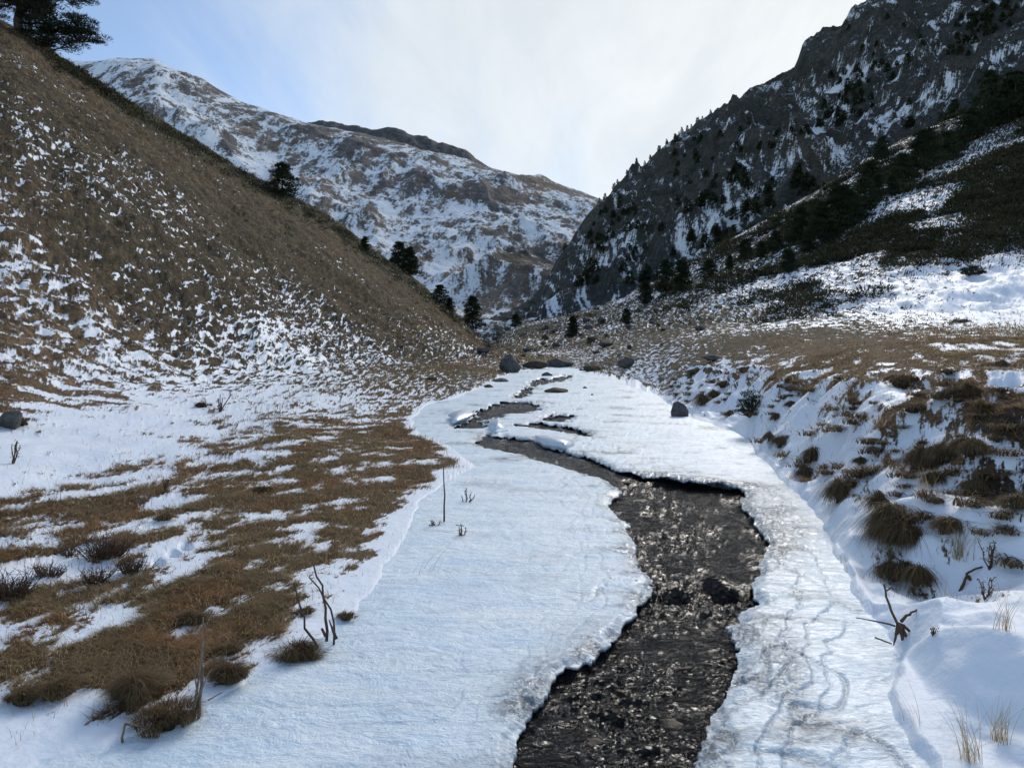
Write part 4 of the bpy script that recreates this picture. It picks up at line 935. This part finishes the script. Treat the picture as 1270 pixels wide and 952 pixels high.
# round juniper bush on the right bank, and twiggy heather on the left
def bush(u, v, w, h, label, name='juniper_bush', n=2600, mat=M_PINE):
    p = at(u, v); s = p.y / F; W = w * s; H = h * s; root = empty(name, (p.x, p.y + W * .2, p.z), label, 'bush')
    Ps, Ds, Ws, Ls, Rs = [], [], [], [], []; br = []
    for k in range(46):
        d = rdir(1)[0]; d[2] = abs(d[2]); c = d * np.array([W * .42, W * .36, H * .72]) * (.55 + .5 * random.random()) + [0, 0, H * .08]
        P, D, Wd, L = dome_leaves(c, np.array([W * .12, W * .12, W * .10]), n // 46, W * .05); Ps.append(P); Ds.append(D); Ws.append(Wd); Ls.append(L); Rs.append(np.clip(random.random() * .6 + rng.normal(size=n // 46) * .15, 0, 1))
        br.append(tube(wob((0, 0, -.05), c, 4, .04), np.linspace(.02, .006, 4) * W, 4))
    P, D, Wd, L, r_ = map(np.concatenate, (Ps, Ds, Ws, Ls, Rs)); link('foliage', soup('foliage', mat, P, D, Wd, L, r_), mat, root)
    V, f, a = join(br); link('branches', raw_mesh('branches', V, f, 3), M_BARK, root)
bush(934, 516, 44, 36, 'dark round juniper bush on the snowy right bank')
bush(1212, 342, 34, 14, 'low dark juniper bush at the lower tip of the scrub on the snow slope')

M_TWIG = mat_simple('dead_stem', (.045, .026, .016), (.135, .085, .055), 40, .8, .4, .002)
M_PALE = mat_simple('pale_stem', (.11, .075, .05), (.26, .20, .14), 40, .8, .4, .002)
def heather(u, v, w, h, label, n=110):
    p = at(u, v); s = p.y / F; W = w * s; H = h * s; L = []
    for k in range(n):
        a = random.random() * 6.28; r0 = random.random() * W * .35; b = np.array([math.cos(a) * r0, math.sin(a) * r0 * .7, -.01]); L_ = H * random.uniform(.5, 1.1)
        e = b + np.array([math.cos(a) * L_ * .5 + random.gauss(0, .2) * L_, math.sin(a) * L_ * .4, L_ * random.uniform(.5, 1)])
        pts = wob(b, e, 4, .06); L.append(tube(pts, np.linspace(.0028, .0012, 4) * max(1, p.y / 4), 4))
        for q in range(3):
            i = random.randint(1, 3); L.append(tube(wob(pts[i], pts[i] + rng.normal(size=3) * L_ * .22 + [0, 0, L_ * .15], 3, .05), [.0018 * max(1, p.y / 4), .0014, .0010], 3))
    V, f, a = join(L); o = link('heather_shrub', raw_mesh('heather_shrub', V, f, 3), M_TWIG); o.location = p; tag(o, label, 'shrub', 'bare heather shrubs on the left')
heather(128, 690, 60, 26, 'widest leafless dark heather shrub in the snow left of the footprints', 150)
heather(165, 712, 34, 22, 'dark bare heather shrub right next to the small footprints', 90)
heather(118, 725, 26, 26, 'upright bare heather sprig below the widest heather shrub', 60)
heather(12, 742, 60, 34, 'dense dark heather shrub at the left picture edge', 150)
heather(60, 715, 40, 18, 'low heather shrub between the picture edge and the widest one', 80)
heather(85, 690, 30, 14, 'thin heather twigs behind the low heather shrub', 50)

def to3(p, u, v, dy=0.):
    """point at about the same distance as p, seen at (u, v)"""
    Y = p.y + dy; return np.array([(u - CU) / F * Y, Y, zv(Y, v)])
def stalks(name, base, lines, label, mat=M_TWIG, cat='dead plant', group=None, parts='stem'):
    p = at(*base); root = empty(name, p, label, cat, group); o = np.array(p); s = p.y / F
    for (a, b, r0, r1, bow, dy) in lines:
        q0 = to3(p, *a) - o; q1 = to3(p, *b, dy) - o
        V, f, at_ = tube(wob(q0, q1, 8, .012, bow), np.linspace(r0, r1, 8) * s * .72, 6)
        link(parts, raw_mesh(parts, V, f, 3), mat, root)
    return root
stalks('dead_stalk', (549, 662), [((549, 664), (550, 578), 2.0, .9, (.01, 0, 0), 0)], 'tall single straight dead stalk standing by the left edge of the ice')
stalks('dead_stalk', (403, 818), [((404, 819), (365, 722), 2.4, 1.4, (-.05, 0, 0), -.1), ((405, 795), (389, 700), 3.0, 1.4, (.06, 0, 0), .05), ((412, 812), (383, 715), 2.4, 1.2, (.16, 0, 0), .1), ((417, 792), (408, 768), 3.6, .8, (0, 0, 0), 0), ((404, 789), (399, 779), 2.6, 2.2, (0, 0, 0), 0), ((383, 741), (376, 736), 1., .8, (0, 0, 0), 0)], 'cluster of leaning broken dead stalks rising from the ice edge')
stalks('dead_stalk', (240, 900), [((236, 902), (252, 765), 2.6, 1.0, (.02, 0, 0), 0), ((244, 902), (250, 800), 3.2, 1.2, (.03, 0, 0), .03), ((233, 900), (262, 830), 2.4, .8, (-.03, 0, 0), -.04), ((247, 898), (240, 822), 2.2, .9, (.03, 0, 0), .05), ((240, 900), (258, 790), 2.0, .7, (.0, 0, 0), .1), ((258, 868), (276, 858), 1.2, .8, (0, 0, 0), .0)], 'bundle of pale split dead stalks standing at the near left shore', M_PALE)
stalks('fallen_twig', (152, 934), [((149, 937), (155, 897), 2.2, 2.0, (0, 0, 0), 0), ((155, 897), (215, 912), 2.0, 1.4, (0, 0, .03), .1), ((160, 899), (172, 893), 1.2, .8, (0, 0, 0), .05)], 'bent twig snapped over like a hoop at the near left shore', M_PALE)
stalks('uprooted_plant', (1120, 790), [((1118, 782), (1096, 724), 2.4, 1.6, (-.06, 0, 0), 0), ((1110, 776), (1062, 766), 1.8, .9, (0, 0, .03), 0), ((1100, 732), (1106, 728), 1.4, 1., (0, 0, 0), 0), ((1115, 775), (1122, 822), 3.6, 1.0, (.03, 0, 0), -.05), ((1118, 778), (1134, 812), 3.6, 1.2, (.04, 0, 0), -.05), ((1114, 776), (1108, 800), 3.4, 1.0, (0, 0, 0), -.03), ((1120, 775), (1137, 790), 3.2, 1.0, (0, 0, 0), 0), ((1118, 770), (1140, 755), 3.0, 1.2, (0, 0, .05), .1), ((1085, 790), (1106, 798), 1.6, 1.4, (0, 0, 0), -.05), ((1116, 772), (1112, 786), 5.5, 3.0, (0, 0, 0), 0)], 'uprooted dead plant with splayed reddish roots lying at the right ice edge')
stalks('dead_stalk', (1192, 735), [((1188, 738), (1200, 712), 3.0, 2.2, (0, 0, 0), 0), ((1198, 712), (1222, 703), 2.2, 1.4, (0, 0, .1), 0), ((1200, 714), (1206, 722), 4., 1.6, (0, 0, 0), 0)], 'short bent brown stalk on the right snow bank left of the dock plant')
def dock(u, v, h, label, n=26):
    p = at(u, v); s = p.y / F; root = empty('dock_plant', p, label, 'dead plant'); st = []; Ps = []
    for k in range(5):
        e = np.array([random.gauss(0, .22) * h * s, random.gauss(0, .1) * h * s, h * s * random.uniform(.6, 1.)]); pts = wob((0, 0, -.02), e, 6, .03); st.append(tube(pts, np.linspace(.9, .45, 6) * s, 5))
        for j in range(n): Ps.append(pts[random.randint(2, 5)] + rng.normal(size=3) * 1.6 * s)
    V, f, a = join(st); link('stem', raw_mesh('stem', V, f, 3), M_TWIG, root)
    P = np.array(Ps); D = rdir(len(P)); W = unit(np.cross(D, rdir(len(P)))); m = soup('seeds', M_TUSS, P, D, W, np.stack([np.full(len(P), 2.6 * s), np.full(len(P), 1.8 * s)], 1), rng.random(len(P))); link('seeds', m, M_TUSS, root)
dock(1228, 712, 42, 'rust brown dock plant with crisp seed heads at the right edge', 30)
dock(1222, 745, 30, 'lower wilted plant in snow below the dock plant', 14)
dock(572, 678, 24, 'small dark curled plant on the ice right of the tall single stalk', 12)
dock(538, 662, 18, 'dark crumpled plant at the foot of the tall single stalk', 12)
dock(1158, 790, 10, 'tiny dark seed head in the snow right of the uprooted plant', 8)
dock(16, 575, 30, 'thin forked dry plant in the left snow hollow', 4)
dock(272, 512, 24, 'thin dry stem in the snow hollow below the left slope', 3)
dock(205, 612, 22, 'pale dry forked stem on the upper left grass patch', 3)
dock(578, 632, 26, 'faint thin dry sprig on the ice above the curled plant', 5)
# loose sprays of long thin straw
def spray(u, v, h, n, ang, spread, label, group='sprays of thin dry straw'):
    p = at(u, v); s = p.y / F; Hh = h * s * (.4 + .7 * rng.random(n)); a = rng.normal(size=n) * spread + ang
    P = rng.normal(size=(n, 3)) * [6 * s, 6 * s, 0]; lean = np.stack([np.cos(a), np.sin(a) * .5, 0 * a], 1)
    V, f, at_ = blades(P, Hh, lean, .3 + rng.random(n) * .7, np.full(n, max(.0012, .8 * s)), np.clip(.75 + rng.normal(size=n) * .2, 0, 1), 5, .1)
    o = link('straw_spray', raw_mesh('straw_spray', V, f, 3, False, dict(rnd=at_)), M_GRASS); o.location = p; tag(o, label, 'dry grass', group)
spray(1205, 945, 80, 60, 2.2, .7, 'long fine straw spray in the lower right corner')
spray(1240, 920, 60, 40, 1.2, .6, 'shorter straw spray at the right edge of the lower right corner')
spray(1190, 700, 50, 50, 1.3, .7, 'pale straw spray between the fan tussock and the dock plant')
spray(1150, 612, 40, 30, 2.4, .6, 'thin straw spray below the hanging grass curtain')
spray(526, 722, 50, 10, .7, .3, 'few long straws leaning right beside the low tuft at the ice')
spray(1090, 530, 26, 30, 2.2, .8, 'thin straw spray on the upper bank')
spray(1245, 780, 50, 24, 1.5, .8, 'sparse straws in the snow at the right edge')
spray(1130, 900, 60, 12, 2.4, .4, 'sparse bowed straws on the snow above the lower right corner')

# ------------------------------------------------------------------ light, sky, camera
SUN_AZ, SUN_EL = 24., 31.
w = bpy.data.worlds.new('World'); sc.world = w; w.use_nodes = True; t = NT('', w)
sky = t.n('ShaderNodeTexSky', _sky_type='NISHITA', _sun_disc=False, _sun_elevation=R(SUN_EL), _sun_rotation=R(SUN_AZ), _altitude=1800., _air_density=1.0, _dust_density=.4, _ozone_density=1.2)
g = t.n('ShaderNodeTexCoord').outputs['Generated']
sep = t.n('ShaderNodeSeparateXYZ', Vector=g)
# flat cloud layer: project the direction on a plane overhead
zz = t.math('ADD', t.math('MAXIMUM', sep.outputs[2], 0.), .12)
px = t.math('DIVIDE', sep.outputs[0], zz); py = t.math('DIVIDE', sep.outputs[1], zz)
cv = t.n('ShaderNodeCombineXYZ', X=px, Y=py).outputs[0]
cm = t.n('ShaderNodeMapping', Vector=cv, Rotation=(0, 0, R(-28)), Scale=(1.5, .45, 1)).outputs[0]
n1 = t.noise(cm, 1.3, 7, .58, .5); n2 = t.noise(cm, .45, 3, .5)
sd = t.n('ShaderNodeVectorMath', _operation='DOT_PRODUCT', i0=g, i1=(math.sin(R(SUN_AZ)) * math.cos(R(SUN_EL)), math.cos(R(SUN_AZ)) * math.cos(R(SUN_EL)), math.sin(R(SUN_EL)))).outputs['Value']
tow = t.map(sd, .66, .95)
dens = t.math('ADD', t.math('MULTIPLY', n1, 1.15), t.math('MULTIPLY', n2, .35)); dens = t.math('ADD', dens, t.math('MULTIPLY', tow, .6))
dens = t.map(dens, .72, 1.25, .16, .92, 'SMOOTHSTEP')
ccol = t.mix(t.map(sd, .6, 1.0), (3.5, 4.2, 5.0), (5.5, 5.6, 5.5)); ccol = t.mix(t.map(t.noise(cm, 2.6, 6, .6, .4), .35, .65), t.mix(1., ccol, (.86, .88, .90), 'MULTIPLY'), ccol)
fin = t.mix(dens, sky.outputs[0], ccol)
bg = t.n('ShaderNodeBackground', Color=fin, Strength=.1)
t.set(t.n('ShaderNodeOutputWorld').inputs[0], bg.outputs[0])
L = bpy.data.lights.new('sun', 'SUN'); L.energy = 1.15; L.angle = R(18); L.color = (1., .94, .86)
so = bpy.data.objects.new('sun', L); COL.objects.link(so); so.location = (20, 40, 60)
dv = Vector((math.sin(R(SUN_AZ)) * math.cos(R(SUN_EL)), math.cos(R(SUN_AZ)) * math.cos(R(SUN_EL)), math.sin(R(SUN_EL)))); so.rotation_euler = dv.to_track_quat('Z', 'Y').to_euler()
cam = bpy.data.cameras.new('camera'); cam.sensor_fit = 'HORIZONTAL'; cam.sensor_width = 36; cam.lens = 36 * F / 1270; cam.shift_y = -(476 - HV) / 1270; cam.clip_start = .05; cam.clip_end = 6000
co = bpy.data.objects.new('camera', cam); COL.objects.link(co); co.location = (0, 0, CZ); co.rotation_euler = (R(90), 0, 0); sc.camera = co
sc.view_settings.view_transform = 'Standard'; sc.view_settings.look = 'None'; sc.view_settings.exposure = .82; sc.view_settings.gamma = 1
sc.cycles.max_bounces = 6; sc.cycles.diffuse_bounces = 3; sc.cycles.glossy_bounces = 2; sc.cycles.use_denoising = True
